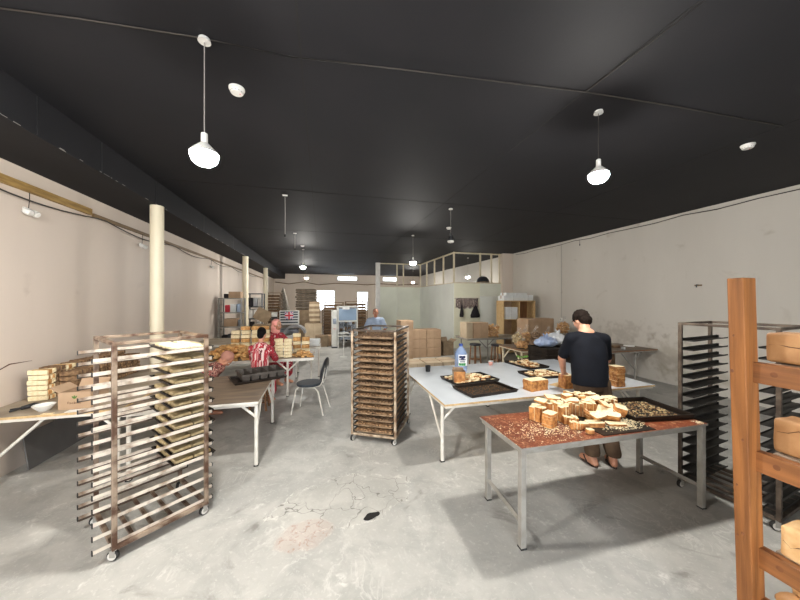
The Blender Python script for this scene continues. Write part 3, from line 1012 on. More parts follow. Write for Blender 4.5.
# left rack, turned about 41 degrees
RL = rack('bakery_rack', 'tall rusty rack with pale rails standing left of the brown table', (-1.35, 2.905, 0), math.radians(39.5), .60, .61, 1.485, 15, .10, .0915,
          .088, .035, 'rack_metal', 'rail_metal')
ml = mat_of(RL)
tm = tray_mesh(.31, .53, .024)
sl = []
for v in range(3):
    r = random.Random(v)
    b = MB()
    b.box((0, 0, .017), (.124, .112, .036), bev=.009)
    b.jitter(.004, 25, v)
    sl.append(b.mesh('rusk_slab', 'dough'))
yb = MB(); yb.box((0, 0, .017), (.118, .094, .034), bev=.009); yb.jitter(.003, 25, 9)
yel = yb.mesh('bread_slab', 'crumb')
for k in range(11):
    i = 14 - k
    z = .10 + i * .0915 + .0008
    dx = random.uniform(-.012, .012)
    p = ml @ Vector((.205 + dx, 0, z))
    lb = '%s tray of bread slabs in the rusty rack with bare rails' % ORD[k] if k < 10 else 'lowest tray of bread slabs in the rusty rack with bare rails'
    tag(put('baking_tray', tm, None, False, p, (0, 0, RL.rotation_euler.z)), lb, 'baking tray', 'trays in the rusty rack')
    for a in range(2):
        for c_ in range(4):
            q = ml @ Vector((.205 + dx - .066 + a * .132, -.183 + c_ * .122, z + .0035))
            o = put('bread_slab', yel if k == 0 else sl[random.randrange(3)], None, False, q, (0, 0, RL.rotation_euler.z + random.uniform(-.04, .04)))
            tag(o, 'pale yellow bread slab on the topmost tray of the rusty rack' if k == 0 else 'dull beige bread slab on a lower tray of the rusty rack', 'bread',
                'yellow slabs on the topmost tray' if k == 0 else 'beige slabs in the rusty rack')

# middle rack full of rusks
RM = rack('bakery_rack', 'full rack of brown rusk trays standing in the middle of the floor', (.80, 4.056, 0), math.radians(61), .73, .60, 1.40, 17, .118, .0745,
          0, 0, 'pale_rust', 'dark_rail', .045)
mm = mat_of(RM)
tm2 = tray_mesh(.72, .51, .022, m='tray_brown')
heaps = [rusk_heap(.70, .47, 22, 11, .026, s_, 'rusk' if s_ < 2 else 'rust_dark') for s_ in range(3)]
heaps_d = [rusk_heap(.70, .47, 22, 11, .026, 7 + s_, 'rust_dark') for s_ in range(2)]
for k in range(17):
    z = .118 + k * .0745 + .0008
    p = mm @ Vector((-.003, 0, z))
    pos = 'lowest' if k == 0 else ORD[16 - k]
    tag(put('baking_tray', tm2, None, False, p, (0, 0, RM.rotation_euler.z)), '%s brown tray in the full middle rack' % pos, 'baking tray', 'trays in the middle rack')
    tag(put('rusks', heaps_d[k % 2] if k > 13 else heaps[k % 3], None, False, p + Vector((0, 0, .0032)), (0, 0, RM.rotation_euler.z)),
        'small brown rusks filling the %s tray of the full middle rack' % pos, 'rusks', 'rusks in the middle rack', 'stuff')

# right rack, empty, blackened rails
rack('bakery_rack', 'empty rack with black rails beside the right wall, behind the wooden shelf post', (3.676, 1.861, 0), math.radians(9), .60, .64, 1.56, 16, .10, .0875,
     .0, .07, 'rack_dark', 'dark_rail', .085, True)

# ------------------------------------------------------------------ tables
def table(name, label, x0, x1, y0, y1, h, top, edge, legm, legs, braces=(), th=.022, square=0, apron=.03, stretch=(), rz=0, cat='table', group=None, ext=None):
    """legs: (x, y) in world; braces: (leg index, dx, dy) diagonal to underside; stretch: (i, j, z)"""
    cx, cy = (x0 + x1) / 2, (y0 + y1) / 2
    t = thing(name, label, cat, (cx, cy, 0), rz, group)
    b = MB(); b.box((0, 0, h - th / 2), (x1 - x0, y1 - y0, th))
    b.bm.faces.ensure_lookup_table()
    for f in b.bm.faces:
        f.material_index = 0 if f.calc_center_median().z > h - .001 else 1
    b.build('tabletop', [top, edge], t)
    lw = .02
    if apron:
        b = MB()
        ax, ay = (x1 - x0) / 2 - .03, (y1 - y0) / 2 - .03
        za = h - th - apron / 2
        for s in (-1, 1):
            b.box((0, s * ay, za), (2 * ax + .03, .03, apron))
            b.box((s * ax, 0, za), (.03, 2 * ay - .03, apron))
        b.build('apron', legm, t)
    for x, y in legs:
        b = MB()
        if square:
            b.box((x - cx, y - cy, (h - th) / 2), (square, square, h - th), bev=.003)
        else:
            b.tube((x - cx, y - cy, 0), (x - cx, y - cy, h - th), lw, n=14)
        lg = b.build('leg', legm, t, 'auto' if not square else False)
        b = MB(); b.box((x - cx, y - cy, .006), ((square or .04) + .006, (square or .04) + .006, .012), bev=.002); b.build('foot_cap', 'rubber', lg)
    for i, dx, dy in braces:
        x, y = legs[i]
        b = MB(); b.tube((x - cx, y - cy, h - th - max(abs(dx), abs(dy)) * 1.0), (x - cx + dx, y - cy + dy, h - th - .012), .014, n=10)
        b.build('brace', legm, t, 'auto')
    for i, j, z in stretch:
        a, c_ = legs[i], legs[j]
        b = MB(); b.tube((a[0] - cx, a[1] - cy, z), (c_[0] - cx, c_[1] - cy, z), .02, n=4)
        b.build('stretcher', legm, t)
    return t
WH = .70
table('work_table', 'large white topped work table that the man in black leans over', 1.25, 4.18, 2.93, 4.68, WH, 'white_top', 'edge_wood', 'white_metal',
      [(1.30, 3.12), (1.33, 4.55), (2.72, 4.55), (2.75, 3.05), (4.05, 3.05), (4.05, 4.55)],
      [(0, .22, 0), (0, 0, .45), (1, .3, 0), (1, 0, -.4), (2, .3, 0), (2, -.3, 0), (3, .3, 0), (3, -.3, 0), (4, -.3, 0), (4, 0, .4)], th=.02)
RH = .735
table('packing_table', 'red-brown topped table on grey square legs in front', 1.39, 3.225, 1.845, 2.455, RH, 'red_top', 'grey_metal', 'grey_metal',
      [(1.41, 1.87), (3.185, 1.87), (1.45, 2.41), (3.20, 2.41)], (), th=.018, square=.042, apron=.035, stretch=[(0, 2, .18), (1, 3, .18)], rz=-.015)
table('side_table', 'brown topped table with white legs behind the rack with bare rails', -1.92, -.66, 3.50, 4.78, .71, 'brown_top', 'white_metal', 'white_metal',
      [(-.69, 3.55), (-.70, 4.72), (-1.86, 3.57), (-1.86, 4.72)], [(0, -.16, 0), (0, 0, .3), (1, 0, -.4), (1, -.2, 0)])
table('wall_table', 'grey-brown table against the left wall with stacked bread packs', -3.13, -1.94, 3.58, 5.6, .72, 'grey_top', 'edge_wood', 'white_metal',
      [(-2.98, 3.66), (-2.0, 3.66), (-2.98, 5.5), (-2.0, 5.5)], [(0, .42, 0), (1, -.2, 0), (2, .3, 0), (3, 0, -.3)])
table('bread_table', 'grey table heaped with golden rusks where the women sit', -2.15, -.14, 5.90, 6.78, .71, 'grey_top', 'white_metal', 'white_metal',
      [(-.62, 5.96), (-.22, 6.70), (-2.05, 5.96), (-2.05, 6.70)], [(0, .22, 0), (0, -.2, 0), (1, -.25, 0), (1, 0, -.25), (2, .2, 0)])
table('storage_table', 'grey table along the left wall in front of the metal shelving', -3.08, -1.5, 8.1, 9.5, .72, 'grey_top', 'white_metal', 'white_metal',
      [(-3.0, 8.2), (-1.6, 8.2), (-3.0, 9.4), (-1.6, 9.4)], [(1, -.25, 0)])
table('bag_table', 'wooden table with rusk bags at the back right', 4.18, 5.65, 5.62, 6.5, .71, 'brown_top', 'brown_wood', 'cream',
      [(4.26, 5.72), (4.26, 6.42), (5.55, 5.72), (5.55, 6.42)], [(1, .28, 0), (0, 0, .3), (1, 0, -.3)])
table('carton_table', 'grey trestle table carrying big cartons in front of the partition', 3.95, 5.75, 7.65, 8.45, .71, 'grey_top', 'grey_metal', 'grey_metal',
      [(4.62, 7.72), (4.1, 8.35), (5.6, 7.72), (5.6, 8.35)], [(0, -.3, 0), (0, .2, 0)])
table('corner_table', 'wooden table standing against the right wall behind the man', 5.62, 7.14, 4.95, 5.9, .72, 'brown_top', 'brown_wood', 'grey_metal',
      [(6.62, 5.05), (5.72, 5.05), (6.95, 5.8), (5.72, 5.8)], [(0, -.42, 0), (0, .22, 0)])

# ------------------------------------------------------------------ things on the white table
def slice_outline(w, d, n=6, r=.016):
    pts = []
    for sx, sy, a0 in ((1, 1, 0), (-1, 1, 1), (-1, -1, 2), (1, -1, 3)):
        for k in range(n):
            a = (a0 + k / (n - 1)) * PI / 2
            pts.append((sx * (w / 2 - r) + r * math.cos(a), sy * (d / 2 - r) + r * math.sin(a)))
    return pts
def bread_block(w, d, h, seed, slices=0, wob=.004):
    """loaf piece: crust round the sides, crumb on the cut ends; slices > 0 shows it cut into standing slices"""
    b = MB()
    nl = max(2, slices) if slices else 4
    out = slice_outline(w, d)
    n = len(out)
    r = random.Random(seed)
    if slices:
        z = 0
        for k in range(slices):
            hh = h / slices
            ox, oy = r.uniform(-.004, .004), r.uniform(-.004, .004)
            a = [(x + ox, y + oy, z + .0004) for x, y in out] + [(x + ox, y + oy, z + hh - .0004) for x, y in out]
            b.mi = 1
            b.verts(a, [(j, (j + 1) % n, n + (j + 1) % n, n + j) for j in range(n)])
            b.mi = 0
            b.verts(a[:n], [tuple(range(n))[::-1]])
            b.verts(a[n:], [tuple(range(n))])
            z += hh
    else:
        rows = []
        for k in range(nl + 1):
            f = 1 + .03 * math.sin(k * 2.1 + seed)
            rows.append([(x * f, y * f, h * k / nl) for x, y in out])
        pts = [p for q in rows for p in q]
        b.mi = 1
        b.verts(pts, [(k * n + j, k * n + (j + 1) % n, (k + 1) * n + (j + 1) % n, (k + 1) * n + j) for k in range(nl) for j in range(n)])
        b.mi = 0
        b.verts(rows[0], [tuple(range(n))[::-1]])
        inn = [(x * .88, y * .88, h + .002) for x, y in out]
        b.verts(rows[-1] + inn, [(j, (j + 1) % n, n + (j + 1) % n, n + j) for j in range(n)] + [tuple(range(n, 2 * n))])
    b.jitter(wob, 18, seed)
    zmin = min(v.co.z for v in b.bm.verts)
    for v in b.bm.verts:
        v.co.z -= zmin
    return b.mesh('bread_block', ['crumb', 'crust'])

def bread_sticks(w, d, h, nx, ny, seed):
    """piece cut through into sticks that still stand together: crumb on top, crust round the outside"""
    r = random.Random(seed)
    b = MB()
    for i in range(nx):
        for j in range(ny):
            hh = h * r.uniform(.82, 1.06)
            x, y = -w / 2 + w * (i + .5) / nx, -d / 2 + d * (j + .5) / ny
            b.box((x + r.uniform(-.003, .003), y + r.uniform(-.003, .003), hh / 2), (w / nx * .93, d / ny * .93, hh), (r.uniform(-.04, .04), r.uniform(-.05, .05), r.uniform(-.08, .08)), bev=.003)
    b.jitter(.004, 20, seed)
    b.bm.normal_update()
    for f in b.bm.faces:
        c_ = f.calc_center_median()
        side = abs(f.normal.z) < .5
        outer = (abs(c_.x) > w * .40 and abs(f.normal.x) > .5) or (abs(c_.y) > d * .40 and abs(f.normal.y) > .5)
        f.material_index = 1 if side and outer else 0
    zmin = min(v.co.z for v in b.bm.verts)
    for v in b.bm.verts:
        v.co.z -= zmin
    return b.mesh('bread_piece', ['crumb', 'crust'])

def bread(label, loc, rz, w, d, h, seed=0, slices=0, tilt=(0, 0), group=None, name='bread_loaf'):
    o = put(name, bread_sticks(w, d, h, -slices, 2 if d > .06 else 1, seed) if slices < 0 else bread_block(w, d, h, seed, slices), None, False, loc, (tilt[0], tilt[1], rz))
    return tag(o, label, 'bread', group)

p = at(533, 390, WH); bread('golden block of three bread loaves standing alone on the white table', (2.55, 3.16, WH), .12, .27, .15, .125, 2)
b = MB(); b.box((0, 0, .0015), (.36, .22, .003)); tag(b.build('paper_sheet', 'edge_wood', None, False, (3.05, 3.23, WH), (0, 0, .3)), 'brown board under the loaf the man is holding', 'board')
LOAF = Vector((2.965, 3.115, WH + .003))
bread('square golden loaf under the left hand of the man in black', LOAF, -.15, .13, .14, .165, 4)
bread('tall upright pile of bread slices right of the man on the white table', (3.66, 3.02, WH), -.1, .125, .13, .255, 5, 14)

def tray(label, loc, rz, L, W, h=.035, m='tray', group='baking trays on the tables'):
    return tag(put('baking_tray', tray_mesh(L, W, h, m=m), None, False, loc, (0, 0, rz)), label, 'baking tray', group)
def crumbs(label, loc, rz, L, W, n, seed, size=(.006, .018), m=('crumb', 'crust'), name='crumbs', zmax=.0, even=False):
    r = random.Random(seed)
    b = MB()
    for k in range(n):
        b.mi = 0 if r.random() < .6 else 1
        s = r.uniform(*size)
        x, y = (r.uniform(-1, 1) * L / 2, r.uniform(-1, 1) * W / 2) if even else (max(-1, min(1, r.gauss(0, .45))) * L / 2, max(-1, min(1, r.gauss(0, .45))) * W / 2)
        b.box((x, y, s * .22 + r.uniform(0, zmax)), (s * r.uniform(.5, 1.6), s * r.uniform(.4, .9), s * .4), (0, 0, r.uniform(0, 3)))
    o = b.build(name, list(m), None, False, loc, (0, 0, rz))
    return tag(o, label, 'crumbs', None, 'stuff')

t1 = at(470, 381, WH)
T1 = Vector((1.97, 3.76, WH)); a1 = .12
tray('black tray of cut sandwich pieces in the middle of the white table', T1, a1, .68, .43)
tray('empty crumb-strewn black tray at the front edge of the white table', (1.92, 3.28, WH), .12, .66, .42)
crumbs('brown crumbs left in the empty tray on the white table', (1.92, 3.28, WH + .004), .12, .56, .34, 420, 4, (.003, .012), m=('rusk', 'rust_dark'), even=True)
T3 = Vector((3.33, 4.36, WH)); T4 = Vector((3.12, 3.72, WH))
tray('far black tray heaped with pale pieces and green salad', T3, PI / 2 + .08, .60, .42)
tray('black tray of bread pieces beside the golden loaf block', T4, -.05, .56, .40)

def pieces(mtx, n, L, W, seed, label, group, size=(.045, .075), th=(.018, .03), layers=1, cat='bread', m=('crumb', 'crust')):
    r = random.Random(seed)
    protos = []
    for v in range(4):
        b = MB()
        w_, d_, h_ = r.uniform(*size), r.uniform(*size) * .8, r.uniform(*th)
        b.box((0, 0, h_ / 2), (w_, d_, h_), bev=.005)
        b.jitter(.004, 22, v + seed)
        zm = min(q.co.z for q in b.bm.verts)
        b.bm.faces.ensure_lookup_table()
        for q in b.bm.verts:
            q.co.z -= zm
        for f in b.bm.faces:
            f.material_index = 0 if abs(f.normal.z) > .5 or r.random() < .3 else 1
        protos.append((b.mesh('bread_piece', list(m)), h_))
    top = th[1]
    for k in range(n):
        me, h_ = protos[r.randrange(4)]
        l = k % layers
        f = 1 - .35 * l
        p = mtx @ Vector((r.uniform(-L / 2, L / 2) * f, r.uniform(-W / 2, W / 2) * f, .001 + l * top * .62 + r.uniform(0, .006)))
        tag(put('bread_piece', me, None, False, p, (r.uniform(-.3, .3) * (l > 0), r.uniform(-.3, .3) * (l > 0), r.uniform(0, 6))), label, cat, group)
MT = lambda p, a: Matrix.Translation(p) @ Euler((0, 0, a)).to_matrix().to_4x4()
pieces(MT(T1 + Vector((0, 0, .003)), a1), 120, .60, .35, 3, 'small pale bread piece in the middle tray on the white table', 'pieces in the middle tray', layers=3)
pieces(MT(T3 + Vector((0, 0, .003)), PI / 2 + .08), 100, .50, .33, 5, 'pale bread stick in the far heaped tray on the white table', 'pieces in the far tray', size=(.035, .08), th=(.018, .03), layers=4)
pieces(MT(T4 + Vector((0, 0, .003)), -.05), 80, .46, .32, 6, 'bread piece in the tray behind the golden loaf block', 'pieces in the tray behind the loaf', layers=3)
r = random.Random(2)
b = MB()
for k in range(16):
    b.ball((r.uniform(-.11, .11), r.uniform(-.05, .05), .02 + r.uniform(0, .03)), (.035, .016, .012), 8, (0, r.uniform(-.3, .3), r.uniform(0, 3)))
b = fuse(b, .006, 2)
b.jitter(.004, 30)
tag(b.build('green_salad', 'cucumber', None, True, T3 + Vector((.03, .12, .085))), 'pile of green salad on the far heaped tray', 'salad')
# carton-like sandwich box standing in the middle tray
t = thing('sandwich_box', 'open brown food box with orange side standing in the middle tray', 'food box', T1 + Vector((-.21, -.10, .0035)), -.3)
t.scale = (1.2, 1.2, 1.45)
b = MB()
b.box((0, -.06, .055), (.12, .004, .11)); b.build('front_panel', 'crust', t)
b = MB(); b.box((-.06, 0, .055), (.004, .12, .11), (0, -.06, 0)); b.box((.06, 0, .055), (.004, .12, .11), (0, .06, 0)); b.box((0, .06, .065), (.12, .004, .13)); b.box((0, 0, .002), (.12, .12, .004)); b.build('box_sides', 'tray_brown', t)
b = MB(); b.box((0, 0, .045), (.10, .10, .08), bev=.015); b.jitter(.004, 20); b.build('filling', 'crumb', t)
# water bottle
t = thing('water_bottle', 'big blue water bottle with printed label on the white table', 'bottle', (2.09, 4.27, WH), .2)
t.scale = (1.3, 1.3, 1.36)
b = MB(); b.lathe([(.03, .002), (.07, 0), (.076, .012), (.076, .06), (.073, .066), (.076, .072), (.076, .19), (.07, .21), (.05, .245), (.028, .268), (.02, .275), (.02, .29)], 28)
b.build('bottle_body', 'bottle', t, 'auto')
b = MB(); b.lathe([(.001, .286), (.024, .286), (.024, .308), (.02, .312), (.001, .312)], 20); b.build('cap', 'label_blue', t, 'auto')
b = MB()
for k in range(10):
    a0, a1_ = -2.6 + k * .16, -2.6 + (k + 1) * .16
    b.verts([(.0768 * math.cos(a0), .0768 * math.sin(a0), .07), (.0768 * math.cos(a1_), .0768 * math.sin(a1_), .07), (.0768 * math.cos(a1_), .0768 * math.sin(a1_), .195), (.0768 * math.cos(a0), .0768 * math.sin(a0), .195)], [(0, 1, 2, 3)])
lb_ = b.build('label', 'white_print', t, True)
b = MB()
for k, (a, z, w_, h_) in enumerate(((-2.3, .17, .03, .03), (-2.0, .165, .03, .036), (-1.72, .17, .03, .03), (-2.2, .14, .045, .012), (-1.75, .14, .04, .012), (-2.0, .118, .06, .01))):
    b.box((.0775 * math.cos(a), .0775 * math.sin(a), z), (.0015, w_, h_), (0, 0, a))
b.build('blue_print', 'label_dark', lb_)
b = MB()
for a in (-2.35, -2.0, -1.65):
    b.box((.0775 * math.cos(a), .0775 * math.sin(a), .088), (.0015, .026, .028), (0, 0, a))
b.build('green_print', 'label_green', lb_)
t = thing('black_cup', 'small black cup at the left end of the white table', 'cup', (1.58, 4.36, WH))
b = MB(); b.lathe([(.026, 0), (.034, .002), (.041, .085), (.044, .092), (.038, .092), (.032, .01), (.001, .008)], 20); b.build('cup_body', 'black_plastic', t, 'auto')
b = MB(); b.lathe([(.001, .07), (.036, .07), (.036, .072), (.001, .072)], 20); b.build('drink', 'hole', t)
t = thing('pink_cup', 'small pink crumpled cup at the far edge of the white table', 'cup', (2.75, 4.50, WH), 0)
b = MB(); b.lathe([(.02, 0), (.03, .003), (.038, .05), (.034, .07), (.029, .069), (.025, .01), (.001, .008)], 14); b.jitter(.008, 25); b.build('cup_body', 'pinkish', t, True)
b = MB(); b.lathe([(.034, .066), (.04, .068), (.038, .073), (.033, .071)], 14); b.jitter(.008, 25); b.build('rim', 'white_plastic', t, True)

# ------------------------------------------------------------------ things on the red-brown table
tray('black crumb-strewn tray at the right end of the red-brown table', (2.96, 2.21, RH), -.13, .60, .50, .045)
crumbs('pale and brown crumbs in the tray on the red-brown table', (2.95, 2.215, RH + .004), -.13, .52, .42, 700, 8, (.004, .018), ('rusk', 'dough'), even=True)
b = MB(); b.box((0, 0, .003), (.52, .46, .006), bev=.001)
tag(b.build('baking_sheet', 'tray', None, False, (2.40, 2.09, RH), (0, 0, -.03)), 'flat black baking sheet lying under the bread pile', 'baking sheet')
crumbs('pale crumbs scattered over the red-brown tabletop', (1.86, 2.1, RH), .0, .95, .42, 900, 9, (.002, .009), ('crumb_white', 'crumb'))
crumbs('pale crumbs on the black sheet under the bread pile', (2.45, 2.02, RH + .006), .0, .46, .24, 900, 10, (.003, .011), ('crumb_white', 'crumb'))
crumbs('pale crumbs at the right corner of the red-brown table', (3.17, 1.87, RH), -.2, .08, .06, 70, 11, (.003, .009), ('crumb_white', 'crumb'))
G = 'bread pieces heaped on the red-brown table'
Z1, Z2 = RH + .0005, RH + .0065
def piece(px, py, w, d, h, rz, label, seed, z=None, slices=0, tilt=(0, 0), lift=0):
    z = z if z is not None else RH
    p = at(px, py, z)
    bread(label, (p.x, p.y, z + lift), rz, w, d, h, seed, slices, tilt, G)
A = .35
piece(538, 420, .11, .11, .135, A, 'upright golden bread block at the left end of the heap', 11, Z1, -3)
piece(548, 417, .11, .115, .15, A + .1, 'upright bread block second from the left end of the heap', 12, Z1, -4)
piece(549.5, 426, .105, .09, .115, A, 'upright bread block at the front left of the heap with pale front', 13, Z1, 5)
piece(561.5, 420, .11, .10, .15, A - .2, 'tall pale-topped bread block with slanted slices beside the long loaf', 14, Z1, -4)
piece(578, 415, .27, .115, .125, -.35, 'long golden loaf lying in the middle of the heap', 15, Z2, -9)
piece(583, 408, .20, .09, .15, -.3, 'golden loaf behind the long loaf of the heap', 16, Z2, -7)
piece(566, 410.5, .07, .08, .165, .2, 'pale slice standing at the very back of the heap', 17, Z1, 0, (.0, .25), .012)
piece(556, 411.5, .12, .06, .125, .1, 'flat pale slice at the back left of the heap', 18, Z1)
piece(596, 410, .10, .10, .13, .1, 'pale-topped cube of bread right of the long loaf', 19, Z2, -3)
piece(607, 410, .14, .08, .11, -.35, 'orange crusted loaf end at the right of the heap', 20, Z2, -5)
piece(609, 407, .13, .09, .10, -.1, 'flat slice lying on the back right of the heap', 21, Z2)
piece(618, 416, .10, .08, .075, -.6, 'bread piece at the far right of the heap leaning on the tray', 22, Z2, 0, (.25, .25), .022)
piece(611, 421, .13, .06, .07, -.9, 'pair of slices leaning over at the right of the heap', 23, Z2, 2, (.5, .0), .016)
piece(605, 417, .13, .05, .08, -1.0, 'pale slice leaning on the loaf end of the heap', 24, Z2, 0, (.45, 0), .013)
piece(593, 419, .11, .085, .06, -.2, 'stack of two pale slices in the front middle of the heap', 25, Z2, 2)
piece(595, 426, .14, .075, .035, -.25, 'crusty flat slab in the front middle of the heap', 26, Z2)
piece(570, 424, .12, .06, .07, -.4, 'bundle of cut bread sticks before the long loaf', 27, Z1, -5)
piece(576, 429, .09, .05, .065, -.4, 'small bundle of bread sticks at the front of the heap', 28, Z1, -4)
piece(584, 428, .06, .055, .045, -.3, 'small bread cube at the front of the heap', 29, Z2)
piece(590, 433, .055, .05, .03, -.2, 'lone bread corner at the front edge of the red-brown table', 30, Z2)
piece(616, 425, .15, .07, .018, -.35, 'thin flat slice lying on crumbs at the front right of the heap', 31, Z2)
piece(565, 412, .10, .06, .17, .15, 'narrow tall slice between the blocks and the long loaf', 32, Z1, 0, (.12, 0), .004)
piece(590, 409, .08, .04, .155, -.3, 'narrow slice standing beside the long loaf', 33, Z2, 0, (.15, 0), .004)

# loose slices lying and leaning on top of the heap
r = random.Random(77)
sp_ = []
for v in range(4):
    b = MB()
    out = slice_outline(.105, .10 - .01 * v, 5, .014)
    n = len(out)
    th_ = .012 + .003 * v
    b.mi = 1
    b.verts([(x, y, 0) for x, y in out] + [(x, y, th_) for x, y in out], [(j, (j + 1) % n, n + (j + 1) % n, n + j) for j in range(n)])
    b.mi = 0
    b.verts([(x, y, 0) for x, y in out], [tuple(range(n))[::-1]])
    b.verts([(x, y, th_) for x, y in out], [tuple(range(n))])
    b.jitter(.006, 14, v)
    sp_.append(b.mesh('bread_slice', ['crumb', 'crust']))
SL = [(541, 401, .878, 0, 0), (551, 398, .892, .1, .1), (572, 401, .866, .15, -.1), (582, 398, .868, -.1, .2), (588, 400, .865, .2, .1), (596, 399, .872, .05, -.1),
      (604, 405, .85, .5, .3), (610, 409, .80, .7, -.2), (603, 412, .80, .9, .3), (615, 413, .79, .5, .5), (598, 416, .81, .3, -.2), (587, 413, .80, .6, .3)]
for k, (px, py, z, tx, ty) in enumerate(SL):
    p = at(px, py, z)
    tag(put('bread_slice', sp_[k % 4], None, False, p, (tx, ty, r.uniform(-1, 1))), 'loose pale slice lying on top of the bread heap', 'bread', 'loose slices on top of the heap')
# ------------------------------------------------------------------ chair
t = thing('chair', 'black chair with round seat, oval back and white tube legs in the open floor', 'chair', (-.19, 5.08, 0), PI / 2 - .3)
t.scale = (1.03, 1.03, 1.06)
b = MB(); b.lathe([(.001, .405), (.17, .405), (.195, .412), (.2, .43), (.19, .445), (.12, .452), (.001, .454)], 32); b.build('seat', 'teal_vinyl', t, 'auto')
R = Euler((PI / 2 + .26, 0, 0)).to_matrix()
b = MB(); b.lathe([(.001, -.016), (.15, -.016), (.165, -.006), (.165, .006), (.15, .018), (.001, .022)], 32, (0, -.235, .645), R)
for v in b.bm.verts:
    v.co.z = .645 + (v.co.z - .645) * 1.12
b.build('backrest', 'black_vinyl', t, 'auto')
for sx in (-1, 1):
    b = MB(); b.path([(sx * .13, .12, .40), (sx * .15, .16, .37), (sx * .185, .225, .0)], .011, 10); b.build('leg', 'white_metal', t, 'auto')
    b = MB(); b.path([(sx * .12, -.02, .395), (sx * .13, -.13, .385), (sx * .15, -.18, .34), (sx * .185, -.27, .0)], .011, 10); b.build('leg', 'white_metal', t, 'auto')
    b = MB(); b.path([(sx * .10, -.08, .397), (sx * .085, -.19, .41), (sx * .075, -.225, .47), (sx * .07, -.262, .68)], .010, 10); b.build('back_support', 'white_metal', t, 'auto')
b = MB(); b.lathe([(.13, .394), (.14, .390), (.15, .394), (.14, .404)][::-1], 28); b.build('seat_ring', 'white_metal', t, 'auto')

# ------------------------------------------------------------------ left wall table
def pack_mesh(L, W, h, seed, ms, nsl=7):
    r = random.Random(seed)
    b = MB()
    for k in range(nsl):
        y = -W / 2 + W * (k + .5) / nsl
        b.mi = r.randrange(2) if k else 0
        b.box((r.uniform(-.004, .004), y, h / 2), (L, W / nsl * .9, h * r.uniform(.88, .98)), (0, r.uniform(-.05, .05), r.uniform(-.06, .06)), bev=h * .1)
    b.jitter(.003, 30, seed)
    z = min(v.co.z for v in b.bm.verts)
    for v in b.bm.verts:
        v.co.z -= z
    top = max(v.co.z for v in b.bm.verts)
    return b.mesh('bread_pack', ms), top
def film_mesh(L, W, h):
    b = MB(); b.box((0, 0, h / 2), (L + .012, W + .012, h), bev=.01); b.jitter(.004, 20); return b.mesh('film', 'clear_bag')
pale = [pack_mesh(.17, .115, .05, s_, ['crumb', 'gold'], 5) for s_ in range(2)]
brown = [pack_mesh(.17, .125, .05, 5 + s_, ['rusk', 'rust_dark'], 7) for s_ in range(3)]
r = random.Random(12)
for col in range(10):
    for row in range(2 if col else 1):
        y = 4.13 + col * .135
        x = -3.03 + .09 + row * .185
        z = .72
        for l in range(6 if row == 0 else 5):
            me, hh = pale[l % 2] if col in (0, 2) and row == 0 else brown[r.randrange(3)]
            o = put('bread_pack', me, None, False, (x + r.uniform(-.006, .006), y, z + .0005), (0, 0, r.uniform(-.03, .03)))
            z += hh + .001
            if col == 0:
                lb, g = 'pack of pale bread in the stack nearest the camera on the left wall table', 'pale packs on the left wall table'
            elif me in (pale[0][0], pale[1][0]):
                lb, g = 'pack of pale bread between brown packs on the left wall table', 'pale packs among brown packs'
            else:
                lb, g = 'pack of brown rusks stacked along the left wall', 'brown packs on the left wall table'
            tag(o, lb, 'bread pack', g)
def carton(name, label, c, d, rz=0, m='card', open_=False, group=None, tape=True, marks=None, cat='carton'):
    """closed or open cardboard box standing at c (base centre)"""
    t = thing(name, label, cat, c, rz, group)
    w_, dp, h = d
    b = MB()
    if open_:
        for s in (-1, 1):
            b.box((s * (w_ / 2 - .003), 0, h / 2), (.006, dp, h))
            b.box((0, s * (dp / 2 - .003), h / 2), (w_ - .012, .006, h))
        b.box((0, 0, .003), (w_ - .012, dp - .012, .006))
        b.build('box_body', m, t)
        for s in (-1, 1):
            b = MB(); b.box((s * (w_ / 2 + dp * .16), 0, h + dp * .10), (dp * .38, dp * .96, .005), (0, -s * .6, 0)); b.build('flap', m, t)
        b = MB(); b.box((0, dp / 2 + dp * .08, h + dp * .16), (w_ * .96, .005, dp * .36), (-.5, 0, 0)); b.build('flap', m, t)
    else:
        b.box((0, 0, h / 2), (w_, dp, h), bev=.010)
        b.build('box_body', m, t)
        if tape:
            b = MB(); b.box((0, 0, h + .0005), (w_ + .002, .05, .001))
            b.box((-w_ / 2 - .0005, 0, h - .05), (.001, .05, .1)); b.box((w_ / 2 + .0005, 0, h - .05), (.001, .05, .1))
            b.build('tape', 'tape', t)
            b = MB(); b.box((0, -dp / 2 - .0005, h * .5), (.004, .001, h)); b.build('seam', 'card_dark', t)
    if marks:
        marks(t, w_, dp, h)
    return t
def print_marks(t, w_, dp, h):
    y = -dp / 2 - .001
    b = MB()
    for a in (-.7, 0, .7):
        b.ball((math.sin(a) * .016, y, h * .62 + math.cos(a) * .016), (.007, .001, .018), 10, (0, a, 0))
    b.build('leaf_mark', 'flower_green', t)
    b = MB()
    x = -.055
    for k, (ww, hh) in enumerate(((.016, .024), (.01, .014), (.012, .014), (.006, .022), (.012, .014), (.012, .014), (.01, .02))):
        b.box((x, y, h * .32 + hh / 2), (.003, .001, hh)); b.box((x + ww * .7, y, h * .32 + hh * .4), (.003, .001, hh * .8)); b.box((x + ww * .35, y, h * .32 + hh * .85), (ww * .6, .001, .003))
        x += ww + .005
    b.build('print', 'print_brown', t)
carton('carton', 'open cardboard box with small printed mark on the left wall table', (-2.36, 3.80, .72), (.27, .24, .17), -.05, 'card', True, None, False, print_marks)
t = thing('bowl', 'white bowl beside the open box on the left wall table', 'bowl', (-2.61, 3.69, .72))
b = MB(); b.lathe([(.03, 0), (.035, .004), (.07, .045), (.082, .065), (.079, .066), (.065, .042), (.03, .01), (.001, .008)], 28); b.build('bowl_body', 'white_plastic', t, 'auto')
